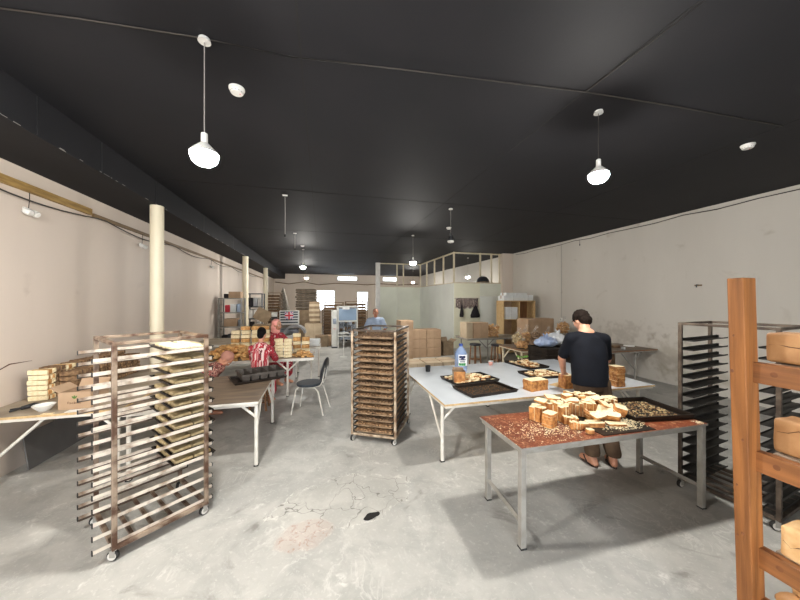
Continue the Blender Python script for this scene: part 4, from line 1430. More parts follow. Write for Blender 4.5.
b = MB(); b.lathe([(.001, .03), (.055, .03), (.055, .032), (.001, .034)], 20); b.build('contents', 'paper', t, 'auto')
t = thing('tape_gun', 'black hand tool lying on the left wall table', 'tool', (-2.83, 3.80, .72), .5)
b = MB(); b.limb([(-.02, 0, .02), (.05, .01, .03), (.09, .0, .028)], [.018, .024, .016], 10); b.build('tool_body', 'black_plastic', t, True)
b = MB(); b.path([(-.02, .0, .02), (-.06, .025, .014), (-.10, .03, .012)], .009, 8); b.path([(-.02, .0, .02), (-.06, -.02, .014), (-.095, -.04, .012)], .009, 8); b.build('handle', 'black_plastic', t, True)
for loc, rz, d, m, lb in (((-2.27, 3.63, .72), .03, (.24, .07, .004), 'paper', 'white paper at the front edge of the left wall table'), ((-2.52, 3.60, .72), -.1, (.09, .035, .003), 'crumb', 'small yellow paper at the front edge of the left wall table')):
    b = MB(); b.box((0, 0, d[2] / 2), d); tag(b.build('paper_sheet', m, None, False, loc, (0, 0, rz)), lb, 'paper')
b = MB(); b.box((0, 0, .19), (.016, 1.75, .38), bev=.002)
tag(b.build('leaning_board', 'grey_board', None, False, (-3.0, 4.93, 0.001), (0, -.13, 0)), 'dark grey board leaning on the wall under the left wall table', 'board')

# ------------------------------------------------------------------ brown table: trays and loaf tins
a = .42
P0 = Vector((-.86, 4.54, .71))
tray('black tray lying under the loaf tins on the brown table', P0, a, .66, .44, .03)
t = thing('loaf_tins', 'dark set of strapped loaf tins on a black tray on the brown table', 'loaf tins', P0 + Vector((.03, .02, .0305)), a)
for k in range(5):
    b = MB()
    x = -.22 + k * .11
    w0, w1, l0, l1, h = .044, .05, .185, .2, .085
    ring = lambda w, l, z: [(x - w, -l, z), (x + w, -l, z), (x + w, l, z), (x - w, l, z)]
    pts = ring(w0, l0, 0) + ring(w1, l1, h) + ring(w1 - .004, l1 - .004, h) + ring(w0 - .002, l0 - .002, .003)
    fs = [(0, 3, 2, 1)] + [(q * 4 + j, q * 4 + (j + 1) % 4, q * 4 + 4 + (j + 1) % 4, q * 4 + 4 + j) for q in range(3) for j in range(4)] + [(12, 13, 14, 15)]
    b.verts(pts, fs)
    b.build('loaf_tin', 'tin', t)
b = MB()
for s in (-1, 1):
    b.box((0, s * .202, .07), (.56, .004, .024))
b.build('strap', 'tin', t)

# ------------------------------------------------------------------ bread table
r = random.Random(21)
rp = []
for v in range(5):
    b = MB()
    k = r.uniform(.8, 1.2)
    b.box((0, 0, .018), (.12 * k, .065, .034), bev=.011)
    b.jitter(.010, 12, v)
    z = min(q.co.z for q in b.bm.verts)
    for q in b.bm.verts:
        q.co.z -= z
    rp.append(b.mesh('rusk', 'gold'))
for k in range(230):
    l = k % 7
    f = 1 - .11 * l
    p = Vector((-1.62 + r.uniform(-.5, .5) * f, 6.2 + r.uniform(-.26, .26) * f, .7105 + l * .034))
    tag(put('rusk', rp[r.randrange(5)], None, False, p, (r.uniform(-.35, .35) * (l > 0), r.uniform(-.35, .35) * (l > 0), r.uniform(0, 6))),
        'golden rusk in the loose heap on the bread table', 'rusk', 'golden rusks heaped on the bread table')
for k in range(34):
    l = k % 3
    f = 1 - .25 * l
    p = Vector((-.36 + r.uniform(-.15, .15) * f, 6.12 + r.uniform(-.15, .15) * f, .7105 + l * .034))
    tag(put('rusk', rp[r.randrange(5)], None, False, p, (r.uniform(-.35, .35) * (l > 0), r.uniform(-.35, .35) * (l > 0), r.uniform(0, 6))),
        'golden rusk in the small heap at the right end of the bread table', 'rusk', 'golden rusks at the right end of the bread table')
gp = [pack_mesh(.15, .125, .075, 30 + s_, ['gold', 'rusk'] if s_ % 2 else ['crumb', 'gold'], 6) for s_ in range(5)]
yp = [pack_mesh(.14, .115, .055, 40 + s_, ['crumb', 'gold'], 5) for s_ in range(2)]
def column(x, y, n, protos, lb, g, rz=0, z=.71):
    for l in range(n):
        me, hh = protos[l % len(protos)]
        tag(put('bread_pack', me, None, False, (x + r.uniform(-.006, .006), y, z + .0005), (0, 0, rz + r.uniform(-.06, .06))), lb, 'bread pack', g)
        z += hh + .001
for x in (-1.66, -1.48, -1.29, -1.12):
    column(x, 6.64, 7 if x > -1.6 else 6, gp, 'golden pack in the tall stacks behind the loose rusk heap', 'golden packs at the back of the bread table')
column(-.79, 6.10, 6, yp, 'pale bread pack in the stack just right of the woman in stripes', 'pale packs right of the woman', .3)
column(-.62, 6.06, 6, yp, 'pale bread pack in the stack at the front right of the bread table', 'pale packs at the front right', 0)
for x in (-.50, -.33):
    column(x, 6.6, 5 if x < -.4 else 4, gp, 'golden pack in the stacks at the far right corner of the bread table', 'golden packs at the far right corner')
table('small_table', 'small table with white cartons behind the bread table', -.62, -.02, 7.25, 7.9, .71, 'grey_top', 'white_metal', 'white_metal', [(-.57, 7.3), (-.07, 7.3), (-.57, 7.85), (-.07, 7.85)], [])
carton('flat_carton', 'flat white carton lying lowest behind the bread packs', (-.30, 7.45, .71), (.46, .3, .05), .2, 'white_card', False, None, False)
carton('flat_carton', 'flat white carton lying on top behind the bread packs', (-.22, 7.52, .76), (.34, .3, .10), -.1, 'white_card', False, None, False)

# ------------------------------------------------------------------ people
def face_head(mb, c, R, s=1.0):
    """skull, jaw, nose, brow, ears, chin; R turns the head, local -Y... +Y is the face direction"""
    def put_(o, r_, rot=None):
        m_ = R @ (Euler(rot).to_matrix() if rot else Matrix.Identity(3))
        k = len(mb.bm.faces)
        bmesh.ops.create_uvsphere(mb.bm, u_segments=14, v_segments=10, radius=1, matrix=Matrix.Translation(c + R @ Vector(o) * s) @ m_.to_4x4() @ Matrix.Diagonal((r_[0] * s, r_[1] * s, r_[2] * s, 1)))
    put_((0, -.008, .03), (.076, .095, .088))
    put_((0, .03, -.045), (.056, .058, .065))
    put_((0, .06, -.085), (.026, .022, .022))
    put_((0, .088, -.012), (.012, .02, .026), (-.3, 0, 0))
    put_((0, .1, -.028), (.017, .014, .012))
    put_((0, .074, .026), (.05, .02, .013))
    put_((0, .076, -.055), (.024, .016, .011))
    for q in (-1, 1):
        put_((q * .045, .055, -.02), (.022, .026, .022))
        put_((q * .076, -.005, -.008), (.009, .02, .033), (0, 0, q * -.3))
def face_parts(t, c, R, s=1.0):
    b = MB()
    for q in (-1, 1):
        b.ball(c + R @ Vector((q * .031, .074, .006)) * s, .0115 * s, 10)
    e = b.build('eyes', 'white_eye', t, True)
    b = MB()
    for q in (-1, 1):
        b.ball(c + R @ Vector((q * .031, .083, .006)) * s, .0055 * s, 8)
    b.build('irises', 'black_hair', e, True)
    b = MB(); b.ball(c + R @ Vector((0, .089, -.056)) * s, (.021 * s, .008 * s, .006 * s), 10, R.to_euler()); b.build('mouth', 'lip', t, True)
    b = MB()
    for q in (-1, 1):
        b.ball(c + R @ Vector((q * .033, .086, .03)) * s, (.019 * s, .006 * s, .004 * s), 8, R.to_euler())
    b.build('eyebrows', 'black_hair', t, True)
def hand(mb, w, d, palm_n, side, curl=.5, s=1.0):
    """w wrist, d direction of the fingers, palm_n the way the palm faces, side: +1/-1 which way the thumb leaves"""
    d = d.normalized(); n = (palm_n - d * palm_n.dot(d)).normalized(); x = d.cross(n).normalized() * side
    kn = w + d * .09 * s
    R = Matrix((x, d, n)).transposed()
    bmesh.ops.create_uvsphere(mb.bm, u_segments=12, v_segments=8, radius=1, matrix=Matrix.Translation(w + d * .05 * s) @ R.to_4x4() @ Matrix.Diagonal((.041 * s, .056 * s, .017 * s, 1)))
    for i, ln in enumerate((.072, .08, .074, .058)):
        o = (1.5 - i) * .021 * s
        p = kn + x * o - d * .012 * s
        dirs = d
        pts = [w + d * .05 * s + x * o * .7, p]
        for seg in range(3):
            ang = curl * (.5 + seg * .5)
            dirs = (d * math.cos(ang) + n * math.sin(ang)).normalized()
            p = p + dirs * ln * s * (.45, .32, .25)[seg]
            pts.append(p)
        mb.limb(pts, [.0095 * s, .0098 * s, .0092 * s, .0085 * s, .0075 * s], 8)
    tb = w + d * .022 * s + x * .03 * s
    mb.limb([w + d * .02 * s, tb, tb + (d * .7 + x * .6 + n * .3).normalized() * .036 * s, tb + (d * .9 + x * .35 + n * .45).normalized() * .066 * s], [.012 * s, .0125 * s, .0108 * s, .009 * s], 8)
def foot(mb, ankle, d, s=1.0):
    d = d.normalized()
    h = Vector((ankle.x, ankle.y, 0))
    mb.limb([ankle, h - d * .035 + Vector((0, 0, .034)) + Vector((0, 0, ankle.z - .085))], [.04, .034])
    o = Vector((0, 0, ankle.z - .085))
    mb.limb([h - d * .03 + o + Vector((0, 0, .034)), h + d * .07 + o + Vector((0, 0, .034)), h + d * .15 + o + Vector((0, 0, .026))], [.034, .036, .03])
    sd = Vector((-d.y, d.x, 0))
    for i in range(5):
        q = h + d * (.158 - abs(i - 1.2) * .008) + sd * (i - 2) * .016 + o + Vector((0, 0, .018))
        mb.limb([q - d * .02, q + d * .025], [.012, .0095], 8)
V = Vector
def torso(mb, sp, k=0.0):
    """sp: list of (centre, rx, ry, rz, lean)"""
    for c, rx, ry, rz, ln in sp:
        bmesh.ops.create_uvsphere(mb.bm, u_segments=18, v_segments=12, radius=1, matrix=Matrix.Translation(c) @ Euler(ln).to_matrix().to_4x4() @ Matrix.Diagonal((rx + k, ry + k, rz + k, 1)))

def cut_below(mb, z):
    bmesh.ops.bisect_plane(mb.bm, geom=list(mb.bm.verts) + list(mb.bm.edges) + list(mb.bm.faces), plane_co=(0, 0, z), plane_no=(0, 0, -1), clear_outer=True)
    es = [e for e in mb.bm.edges if e.is_boundary]
    bmesh.ops.holes_fill(mb.bm, edges=es)

# --- the man in black, seen from behind, leaning over the white table
man = thing('person', 'man in black t-shirt and brown trousers seen from behind, holding a loaf', 'person', (2.885, 2.70, 0), -.35)
mi = (Matrix.Translation(man.location) @ Euler((0, 0, -.35)).to_matrix().to_4x4()).inverted()
lf = mi @ (LOAF + V((0, 0, .165)))
HR = Euler((-.55, 0, .38)).to_matrix()
hc = V((0, .185, 1.558))
lw_ = lf + V((-.055, -.055, .035))
LA = [V((-.175, .05, 1.365)), V((-.225, .17, 1.12)), lw_]
RA = [V((.175, .05, 1.365)), V((.255, .13, 1.115)), V((.20, .36, .955))]
SP = [(V((0, 0, .90)), .168, .125, .13, (0, 0, 0)), (V((0, .012, 1.05)), .172, .13, .16, (-.1, 0, 0)), (V((0, .035, 1.22)), .182, .125, .17, (-.2, 0, 0)),
      (V((0, .055, 1.34)), .185, .10, .11, (-.3, 0, 0)), (V((0, .075, 1.42)), .10, .075, .07, (-.3, 0, 0))]
LEG = [[V((s * .085 + .02, -.01, .88)), V((s * .10 + .07, .01, .47)), V((s * .105 + .10, -.07, .09))] for s in (-1, 1)]
b = MB()
torso(b, SP, -.006)
b.limb([LA[0], RA[0]], [.062, .062])
b.limb(LA, [.055, .043, .029]); b.limb(RA, [.055, .043, .029])
b.limb([V((0, .07, 1.40)), V((0, .12, 1.475)), hc + HR @ V((0, -.02, -.05))], [.07, .058, .056])
face_head(b, hc, HR)
hand(b, LA[2], V((.55, .5, -.62)), V((.35, -.1, -.8)), 1, .55)
hand(b, RA[2], V((-.5, .6, -.55)), V((-.3, -.1, -.85)), -1, .5)
for lg, s in zip(LEG, (-1, 1)):
    b.limb(lg, [.088, .058, .038])
    foot(b, lg[2], V((s * .22, 1, 0)))
b = fuse(b, .0085, 3)
b.build('body', 'skin', man, True)
face_parts(man, hc, HR)
b = MB()
k = MB()
bmesh.ops.create_uvsphere(b.bm, u_segments=20, v_segments=14, radius=1, matrix=Matrix.Translation(hc + HR @ V((0, -.018, .04))) @ HR.to_4x4() @ Matrix.Diagonal((.086, .098, .089, 1)))
bmesh.ops.create_uvsphere(b.bm, u_segments=20, v_segments=14, radius=1, matrix=Matrix.Translation(hc + HR @ V((0, -.055, -.012))) @ HR.to_4x4() @ Matrix.Diagonal((.078, .06, .075, 1)))
for q in (-1, 1):
    b.ball(hc + HR @ V((q * .07, -.015, .025)), (.016, .03, .04), 10)
b = fuse(b, .007, 2); b.jitter(.007, 38); b.build('hair', 'hair', man, True)
b = MB()
b.loft([(V((0, -.002, .845)), .190, .146), (V((0, 0, .97)), .186, .144), (V((0, .012, 1.09)), .187, .142), (V((0, .03, 1.21)), .193, .136), (V((0, .045, 1.31)), .186, .12), (V((0, .058, 1.385)), .15, .098), (V((0, .075, 1.435)), .082, .074)], 32)
b.limb([LA[0], V((0, .07, 1.375)), RA[0]], [.066, .085, .066])
for ar in (LA, RA):
    b.limb([ar[0], ar[0].lerp(ar[1], .45), ar[0].lerp(ar[1], .80)], [.068, .063, .061])
b = fuse(b, .010, 9)
b.jitter(.006, 7, 2)
cut_below(b, .868)
b.build('t_shirt', 'navy', man, True)
b = MB()
b.loft([(V((0, 0, .80)), .172, .128), (V((0, 0, .92)), .176, .132)], 24)
for lg in LEG:
    b.limb([lg[0], lg[1], lg[2] + V((0, 0, .055))], [.105, .088, .078])
b = fuse(b, .011, 4); b.jitter(.008, 9, 5)
cut_below(b, .115)
b.build('trousers', 'trouser', man, True)
for lg, s in zip(LEG, (-1, 1)):
    d = V((s * .22, 1, 0)).normalized(); sd = V((-d.y, d.x, 0))
    h = V((lg[2].x, lg[2].y, 0))
    b = MB()
    pts = []
    for kk in range(20):
        a = 2 * PI * kk / 20
        wv = .047 if math.sin(a) > 0 else .04
        pts.append(h + d * (.055 + .128 * math.sin(a)) + sd * wv * math.cos(a))
    b.verts([(p_.x, p_.y, .001) for p_ in pts] + [(p_.x, p_.y, .017) for p_ in pts], [tuple(range(20))[::-1], tuple(range(20, 40))] + [(j, (j + 1) % 20, 20 + (j + 1) % 20, 20 + j) for j in range(20)])
    fo = b.build('flip_flop', 'sole', man)
    b = MB()
    for q in (-1, 1):
        b.path([h + d * .145 + V((0, 0, .03)), h + d * .10 + sd * q * .026 + V((0, 0, .066)), h + d * .03 + sd * q * .043 + V((0, 0, .018))], .008, 8)
    b.build('strap', 'sole', fo, True)

# --- man standing behind the middle rack, hands on hips
def standing(label, loc, rz):
    t = thing('person', label, 'person', loc, rz)
    sp = [(V((0, 0, .90)), .155, .115, .13, (0, 0, 0)), (V((0, 0, 1.05)), .15, .115, .15, (0, 0, 0)), (V((0, .0, 1.21)), .165, .115, .16, (0, 0, 0)), (V((0, 0, 1.31)), .165, .09, .10, (0, 0, 0))]
    la = [[V((s * .18, 0, 1.33)), V((s * .30, -.08, 1.11)), V((s * .185, .07, .985))] for s in (-1, 1)]
    hc_ = V((0, .02, 1.53)); R_ = Matrix.Identity(3)
    legs = [[V((s * .09, 0, .86)), V((s * .11, .01, .46)), V((s * .12, -.02, .09))] for s in (-1, 1)]
    b = MB()
    torso(b, sp, -.004); b.limb([la[0][0], la[1][0]], [.055, .055])
    for a_, s in zip(la, (-1, 1)):
        b.limb(a_, [.05, .04, .028]); hand(b, a_[2], V((-s * .6, .55, -.5)), V((-s * .4, -.4, 0)), -s, .3)
    b.limb([V((0, 0, 1.34)), V((0, .01, 1.46))], [.058, .054]); face_head(b, hc_, R_)
    for lg, s in zip(legs, (-1, 1)):
        b.limb(lg, [.083, .056, .038]); foot(b, lg[2], V((s * .2, 1, 0)))
    fuse(b, .011, 2).build('body', 'skin_dark', t, True)
    face_parts(t, hc_, R_)
    b = MB(); bmesh.ops.create_uvsphere(b.bm, u_segments=16, v_segments=12, radius=1, matrix=Matrix.Translation(hc_ + V((0, -.03, .042))) @ Matrix.Diagonal((.081, .085, .082, 1))); b.build('hair', 'black_hair', t, True)
    b = MB(); torso(b, sp, .02); b.limb([la[0][0], la[1][0]], [.075, .075])
    for a_ in la:
        b.limb([a_[0], a_[0].lerp(a_[1], .85)], [.076, .066])
    fuse(b, .014, 3).build('shirt', 'blue_shirt', t, True)
    b = MB(); b.loft([(V((0, 0, .78)), .16, .12), (V((0, 0, .95)), .16, .12)])
    for lg in legs:
        b.limb([lg[0], lg[1], lg[2]], [.1, .082, .07])
    fuse(b, .015, 3).build('trousers', 'black_cloth', t, True)
    for lg, s in zip(legs, (-1, 1)):
        b = MB(); d = V((s * .2, 1, 0)).normalized(); h = V((lg[2].x, lg[2].y, 0))
        b.limb([h - d * .03 + V((0, 0, .045)), h + d * .14 + V((0, 0, .042))], [.042, .042]); b.build('shoe', 'black_plastic', t, True)
    return t
standing('man in light blue shirt standing with hands on hips behind the full middle rack', (1.36, 7.75, 0), PI - .17).scale = (.9, .9, .955)

# --- seated women at the bread table
def seated(label, loc, rz, bend, dress, sleeve, scarf, headturn, hands_to, seat=.44, skin='skin', hair=None, k=1.0, headtilt=-.25):
    """local +Y is the way the person faces; bend = forward lean of the back"""
    t = thing('person', label, 'person', loc, rz)
    up = V((0, math.sin(bend), math.cos(bend)))
    hip = V((0, 0, seat + .14))
    wa, ch, sh = hip + up * .20, hip + up * .34, hip + up * .47
    hc_ = sh + (up * .7 + V((0, .25, .55))).normalized() * (.17 if bend > 1 else .225)
    R_ = Euler((headtilt, 0, headturn)).to_matrix()
    ln = (-bend, 0, 0)
    sp = [(hip, .175, .15, .12, (0, 0, 0)), (wa, .15, .12, .14, ln), (ch, .16, .115, .15, ln), (sh, .12, .08, .07, ln)]
    arms = []
    for s in (-1, 1):
        S0 = sh - up * .035 + V((s * .165, 0, 0)); W0 = hands_to + V((s * .11, 0, 0))
        arms.append([S0, (S0 + W0) / 2 + V((s * .09, -.03, -.09)), W0])
    legs = [[hip + V((s * .09, .02, -.04)), V((s * .12, .36, seat + .04)), V((s * .12, .32, .09))] for s in (-1, 1)]
    b = MB(); torso(b, sp, -.004); b.limb([arms[0][0], arms[1][0]], [.05, .05])
    for a_, s in zip(arms, (-1, 1)):
        b.limb(a_, [.045, .038, .026]); hand(b, a_[2], V((-s * .2, .9, -.3)), V((0, -.3, -1)), -s, .5, .92)
    b.limb([sh, hc_ + R_ @ V((0, -.02, -.05))], [.052, .05]); face_head(b, hc_, R_, .97)
    for lg, s in zip(legs, (-1, 1)):
        b.limb(lg, [.085, .06, .036]); foot(b, lg[2], V((s * .1, 1, 0)))
    fuse(b, .011, 2).build('body', skin, t, True)
    face_parts(t, hc_, R_, .97)
    b = MB(); torso(b, sp, .024)
    b.limb([arms[0][0], arms[1][0]], [.072, .072])
    for lg in legs:
        b.limb([lg[0], lg[1]], [.12, .10]); b.limb([lg[1], V((lg[1].x, lg[1].y - .02, .22))], [.10, .11])
    d_ = fuse(b, .014, 4); d_.jitter(.008, 9, 3); d_.build('dress', dress, t, True)
    b = MB()
    for a_ in arms:
        b.limb([a_[0], a_[1], a_[1].lerp(a_[2], .75)], [.078, .066, .046])
    fuse(b, .012, 3).build('sleeves', sleeve, t, True)
    b = MB()
    M4 = Matrix.Translation(hc_) @ R_.to_4x4()
    if scarf:
        for o, r_ in (((0, -.036, .035), (.092, .098, .095)), ((0, -.05, -.05), (.088, .085, .10)), ((0, -.02, -.13), (.10, .09, .07)))[:1 if bend > 1 else 3]:
            bmesh.ops.create_uvsphere(b.bm, u_segments=18, v_segments=12, radius=1, matrix=M4 @ Matrix.Translation(o) @ Matrix.Diagonal((*r_, 1)))
        s_ = fuse(b, .010, 3); s_.jitter(.006, 16, 2); s_.build('headscarf', scarf, t, True)
    else:
        for o, r_ in (((0, -.02, .038), (.086, .096, .088)), ((0, -.06, -.02), (.07, .055, .07)), ((0, -.10, .03), (.05, .04, .05))):
            bmesh.ops.create_uvsphere(b.bm, u_segments=18, v_segments=12, radius=1, matrix=M4 @ Matrix.Translation(o) @ Matrix.Diagonal((*r_, 1)))
        s_ = fuse(b, .009, 3); s_.build('hair', hair, t, True)
    return t
def stool(label, loc, h, rz=0, r=.16, m='brown_wood', seatm='black_vinyl'):
    t = thing('stool', label, 'stool', loc, rz, None)
    b = MB(); b.lathe([(.001, h - .045), (r * .95, h - .045), (r, h - .03), (r, h - .012), (r * .9, h), (.001, h + .002)], 24); b.build('seat', seatm, t, 'auto')
    for k in range(4):
        a_ = PI / 4 + k * PI / 2
        p0, p1 = V((math.cos(a_) * r * .75, math.sin(a_) * r * .75, h - .045)), V((math.cos(a_) * r * 1.05, math.sin(a_) * r * 1.05, 0))
        b = MB(); b.tube(p0, p1, .017, n=8); b.build('leg', m, t, 'auto')
    b = MB()
    for k in range(4):
        a0, a1_ = PI / 4 + k * PI / 2, PI / 4 + (k + 1) * PI / 2
        q = r * .95
        b.tube((math.cos(a0) * q, math.sin(a0) * q, h * .32), (math.cos(a1_) * q, math.sin(a1_) * q, h * .32), .011, n=6)
    b.build('rung', m, t, 'auto')
    return t
stool('dark wooden stool under the woman in red and white stripes', (-1.0, 5.38, 0), .44, 0, .17)
seated('woman with dark hair in red and white striped clothes sitting with her back turned', (-1.0, 5.38, 0), -.12, .18, 'red_stripe', 'red_spot', None, -.1, V((0, .56, .79)), .44, 'skin', 'black_hair').scale = (.82, .9, .97)
stool('stool under the woman in the bright pink headscarf', (-1.06, 7.12, 0), .40, 0, .17)
seated('woman in bright pink headscarf bending sideways over the bread table', (-1.06, 7.12, 0), -PI / 2 - .75, .2, 'red_spot', 'red_spot', 'pink_scarf', .15, V((-.05, .45, .80)), .40, 'skin', None, 1, -.2).scale = (1, 1, 1.03)
stool('low stool under the woman in the dusty pink headscarf', (-2.02, 5.36, 0), .34, 0, .17)
seated('woman in patterned clothes and dusty pink headscarf bent low left of the striped woman', (-2.02, 5.36, 0), -PI / 2 + .12, 1.05, 'mixed_print', 'mixed_print', 'dusty_pink', 0, V((0, .26, .46)), .34, 'skin', None, 1, -1.1)
# ------------------------------------------------------------------ metal shelving by the left wall
def shelving(label, loc, w_, d_, h, levels, m='grey_metal', mesh_side=True, board='grey_metal'):
    t = thing('shelving_unit', label, 'shelves', loc)
    for sx in (-1, 1):
        for sy in (-1, 1):
            b = MB(); b.box((sx * (w_ / 2 - .02), sy * (d_ / 2 - .02), h / 2), (.04, .04, h)); b.build('post', m, t)
    for z in levels:
        b = MB(); b.box((0, 0, z - .015), (w_ - .082, d_ - .01, .03)); b.build('shelf', board, t)
    if mesh_side:
        b = MB()
        for k in range(6):
            b.box((-w_ / 2 - .004, -d_ / 2 + d_ * k / 5, h * .48), (.006, .012, h * .9))
        for k in range(14):
            b.box((-w_ / 2 - .004, 0, .1 + k * h * .9 / 13), (.006, d_, .012))
        b.build('side_mesh', m, t)
    return t
SU = (-2.72, 10.45, 0)
shelving('grey metal shelving unit against the left wall behind the tables', SU, .66, .5, 1.86, (.12, .55, .98, 1.42, 1.86))
def on_shelf(x, z, w_, d, h, m, name, lb, cat='box', y=0.0):
    if m.startswith('card') or m == 'white_card':
        return carton(name, lb, (SU[0] + x, SU[1] + y, z), (w_, d, h), 0, m, False, None, False, None, cat)
    b = MB(); b.box((0, 0, h / 2), (w_, d, h), bev=.02); b.jitter(.012, 9, x * 9)
    zz = min(v.co.z for v in b.bm.verts)
    for v in b.bm.verts:
        v.co.z -= zz
    return tag(b.build(name, m, None, False, (SU[0] + x, SU[1] + y, z)), lb, cat)
on_shelf(.10, 1.86, .34, .3, .20, 'card', 'carton', 'cardboard box on top of the grey metal shelving')
on_shelf(-.16, 1.86, .12, .2, .13, 'black_cloth', 'bundle', 'dark bundle on top of the grey metal shelving', 'bundle')
on_shelf(-.02, .98, .36, .3, .24, 'card', 'carton', 'orange-brown box on the middle shelf of the grey metal shelving')
on_shelf(-.12, 1.42, .13, .2, .22, 'red_print', 'packet', 'red packet on the upper shelf of the grey metal shelving', 'packet')
on_shelf(.04, 1.42, .16, .2, .25, 'white_card', 'carton', 'white box on the upper shelf of the grey metal shelving')
on_shelf(.2, 1.42, .10, .2, .26, 'blue_shirt', 'bundle', 'pale blue bundle on the upper shelf of the grey metal shelving', 'bundle')
on_shelf(.22, .98, .1, .2, .2, 'mach_steel', 'canister', 'grey canister on the middle shelf of the grey metal shelving', 'canister')
for k, (x, m, lb) in enumerate(((-.2, 'black_cloth', 'black bundle on the lower shelf of the grey metal shelving'), (-.03, 'mach_dark', 'dark tool box on the lower shelf of the grey metal shelving'), (.14, 'white_cloth', 'white bundle on the lower shelf of the grey metal shelving'))):
    on_shelf(x, .55, .15, .25, .16 + .04 * k, m, 'bundle', lb, 'bundle')
# second shelf with bags
SU = (-2.46, 12.6, 0)
shelving('dark shelving unit with hanging bags behind the second pillar', SU, .56, .5, 2.05, (.15, .62, 1.1, 1.55, 2.05), 'mach_dark', False, 'mach_dark')
for k, (x, z, m) in enumerate(((-.17, 1.55, 'black_cloth'), (.0, 1.55, 'grey_cover'), (.16, 1.55, 'white_cloth'), (-.16, 1.1, 'white_cloth'), (.0, 1.1, 'white_cloth'), (.16, 1.1, 'black_cloth'), (-.14, .62, 'black_cloth'), (.12, .62, 'white_cloth'))):
    nm = {'black_cloth': 'black', 'grey_cover': 'grey', 'white_cloth': 'white'}[m]
    pl = ('left', 'middle', 'right')[0 if x < -.1 else 2 if x > .1 else 1]
    lv = {1.55: 'upper', 1.1: 'middle', .62: 'lower'}[z]
    on_shelf(x, z, .13, .3, .34, m, 'bag', '%s bag at the %s of the %s shelf of the dark shelving unit' % (nm, pl, lv), 'bag')

def brown_rack(label, loc, rz, L, D, H, n, seed):
    t = thing('bakery_rack', label, 'bakery rack', loc, rz, 'brown racks at the back')
    fr = 'rack_dark'
    for sx in (-1, 1):
        for sy in (-1, 1):
            b = MB(); b.box((sx * (L / 2 - .015), sy * (D / 2 - .015), .08 + (H - .08) / 2), (.03, .03, H - .08)); b.build('post', 'tray_brown', t)
            b = MB(); b.lathe([(.012, -.012), (.035, -.012), (.04, 0), (.035, .012), (.012, .012)], 14, (sx * (L / 2 - .03), sy * (D / 2 - .03), .04), Euler((PI / 2, 0, 0)).to_matrix()); b.build('wheel', 'rubber', t)
    b = MB(); b.box((0, 0, H + .01), (L, D, .03)); b.box((0, 0, .1), (L - .062, D, .03)); b.build('frame', 'tray_brown', t)
    r = random.Random(seed)
    for k in range(n):
        z = .16 + k * (H - .2) / n
        b = MB(); b.box((0, 0, z), (L - .064, D - .04, .02)); b.build('shelf', 'tray_brown', t)
        b = MB()
        for q in range(9):
            x = -L / 2 + .06 + (L - .12) * (q + .5) / 9
            b.box((x, -.02, z + .01 + .04), ((L - .12) / 9 * .95, D - .1, .08 * r.uniform(.8, 1.1)), bev=.01)
        b.jitter(.008, 8, k)
        b.build('rusks', 'rust_dark', t)['kind'] = 'stuff'
    return t
brown_rack('brown rack of rusks far back left of the packing machine', (.47, 13.4, 0), .02, .9, .6, 1.68, 12, 1)
brown_rack('brown rack of rusks far back right of the packing machine', (1.48, 13.45, 0), -.02, .95, .6, 1.72, 12, 2)
brown_rack('tall brown rack of rusks far back behind the third pillar', (-2.16, 15.2, 0), 0, .62, .6, 2.12, 14, 3)
b = MB()
rings = []
for k, z in enumerate((0, .5, 1.0, 1.5, 1.95, 2.3, 2.45)):
    f = (.42, .38, .33, .26, .17, .07, .02)[k]
    rings.append((V((0, 0, z)), f, f * .9))
b.loft(rings, 26)
for v in b.bm.verts:
    a_ = math.atan2(v.co.y, v.co.x)
    s = 1 + .08 * math.sin(a_ * 7)
    v.co.x *= s; v.co.y *= s
tag(b.build('draped_net', 'net', None, True, (-1.92, 16.4, 0)), 'tall grey net draped to a point at the back left', 'net')
# tilted cardboard sheets on a carton behind the women
carton('carton', 'old brown carton behind the pink headscarf and second pillar', (-1.95, 11.4, 0), (.7, .5, .95), .1, 'card_dark', False, None, False)
b = MB(); b.box((0, 0, .25), (.52, .03, .42), (0, .5, 0)); b.jitter(.01, 5)
zz = min(v.co.z for v in b.bm.verts)
for v in b.bm.verts:
    v.co.z -= zz
tag(b.build('cardboard_sheet', 'card_dark', None, False, (-2.0, 11.35, .95), (-.12, 0, .1)), 'tilted brown cardboard sheet standing on the old carton', 'cardboard')

# ------------------------------------------------------------------ machine with the flag
t = thing('packing_machine', 'grey packing machine with a small flag panel and curved hood behind the bread table', 'machine', (-.96, 9.75, 0))
b = MB()
for sx in (-1, 1):
    for sy in (-1, 1):
        b.box((sx * .24, sy * .2, .4), (.05, .05, .8))
b.build('frame', 'mach_white', t)
b = MB(); b.box((0, 0, .86), (.56, .5, .14), bev=.02); b.build('bed', 'mach_steel', t)
b = MB()
n = 12
for q in range(n):
    a0, a1_ = PI * q / n, PI * (q + 1) / n
    f = lambda a, y, r_: (.18 + r_ * math.cos(a) * 1.25, y, .80 + r_ * math.sin(a))
    b.verts([f(a0, -.33, .25), f(a1_, -.33, .25), f(a1_, .1, .25), f(a0, .1, .25), f(a0, -.33, .2), f(a1_, -.33, .2), f(a1_, .1, .2), f(a0, .1, .2)],
            [(0, 1, 2, 3), (7, 6, 5, 4), (0, 4, 5, 1), (2, 6, 7, 3)])
b.build('curved_hood', 'grey_cover', t)
b = MB(); b.box((0, .02, 1.26), (.56, .2, .42), bev=.01); b.build('control_housing', 'mach_white', t)
b = MB()
for z in (1.12, 1.2, 1.28, 1.36, 1.43):
    b.box((0, -.085, z), (.5, .012, .045))
b.build('dark_louvres', 'mach_dark', t)
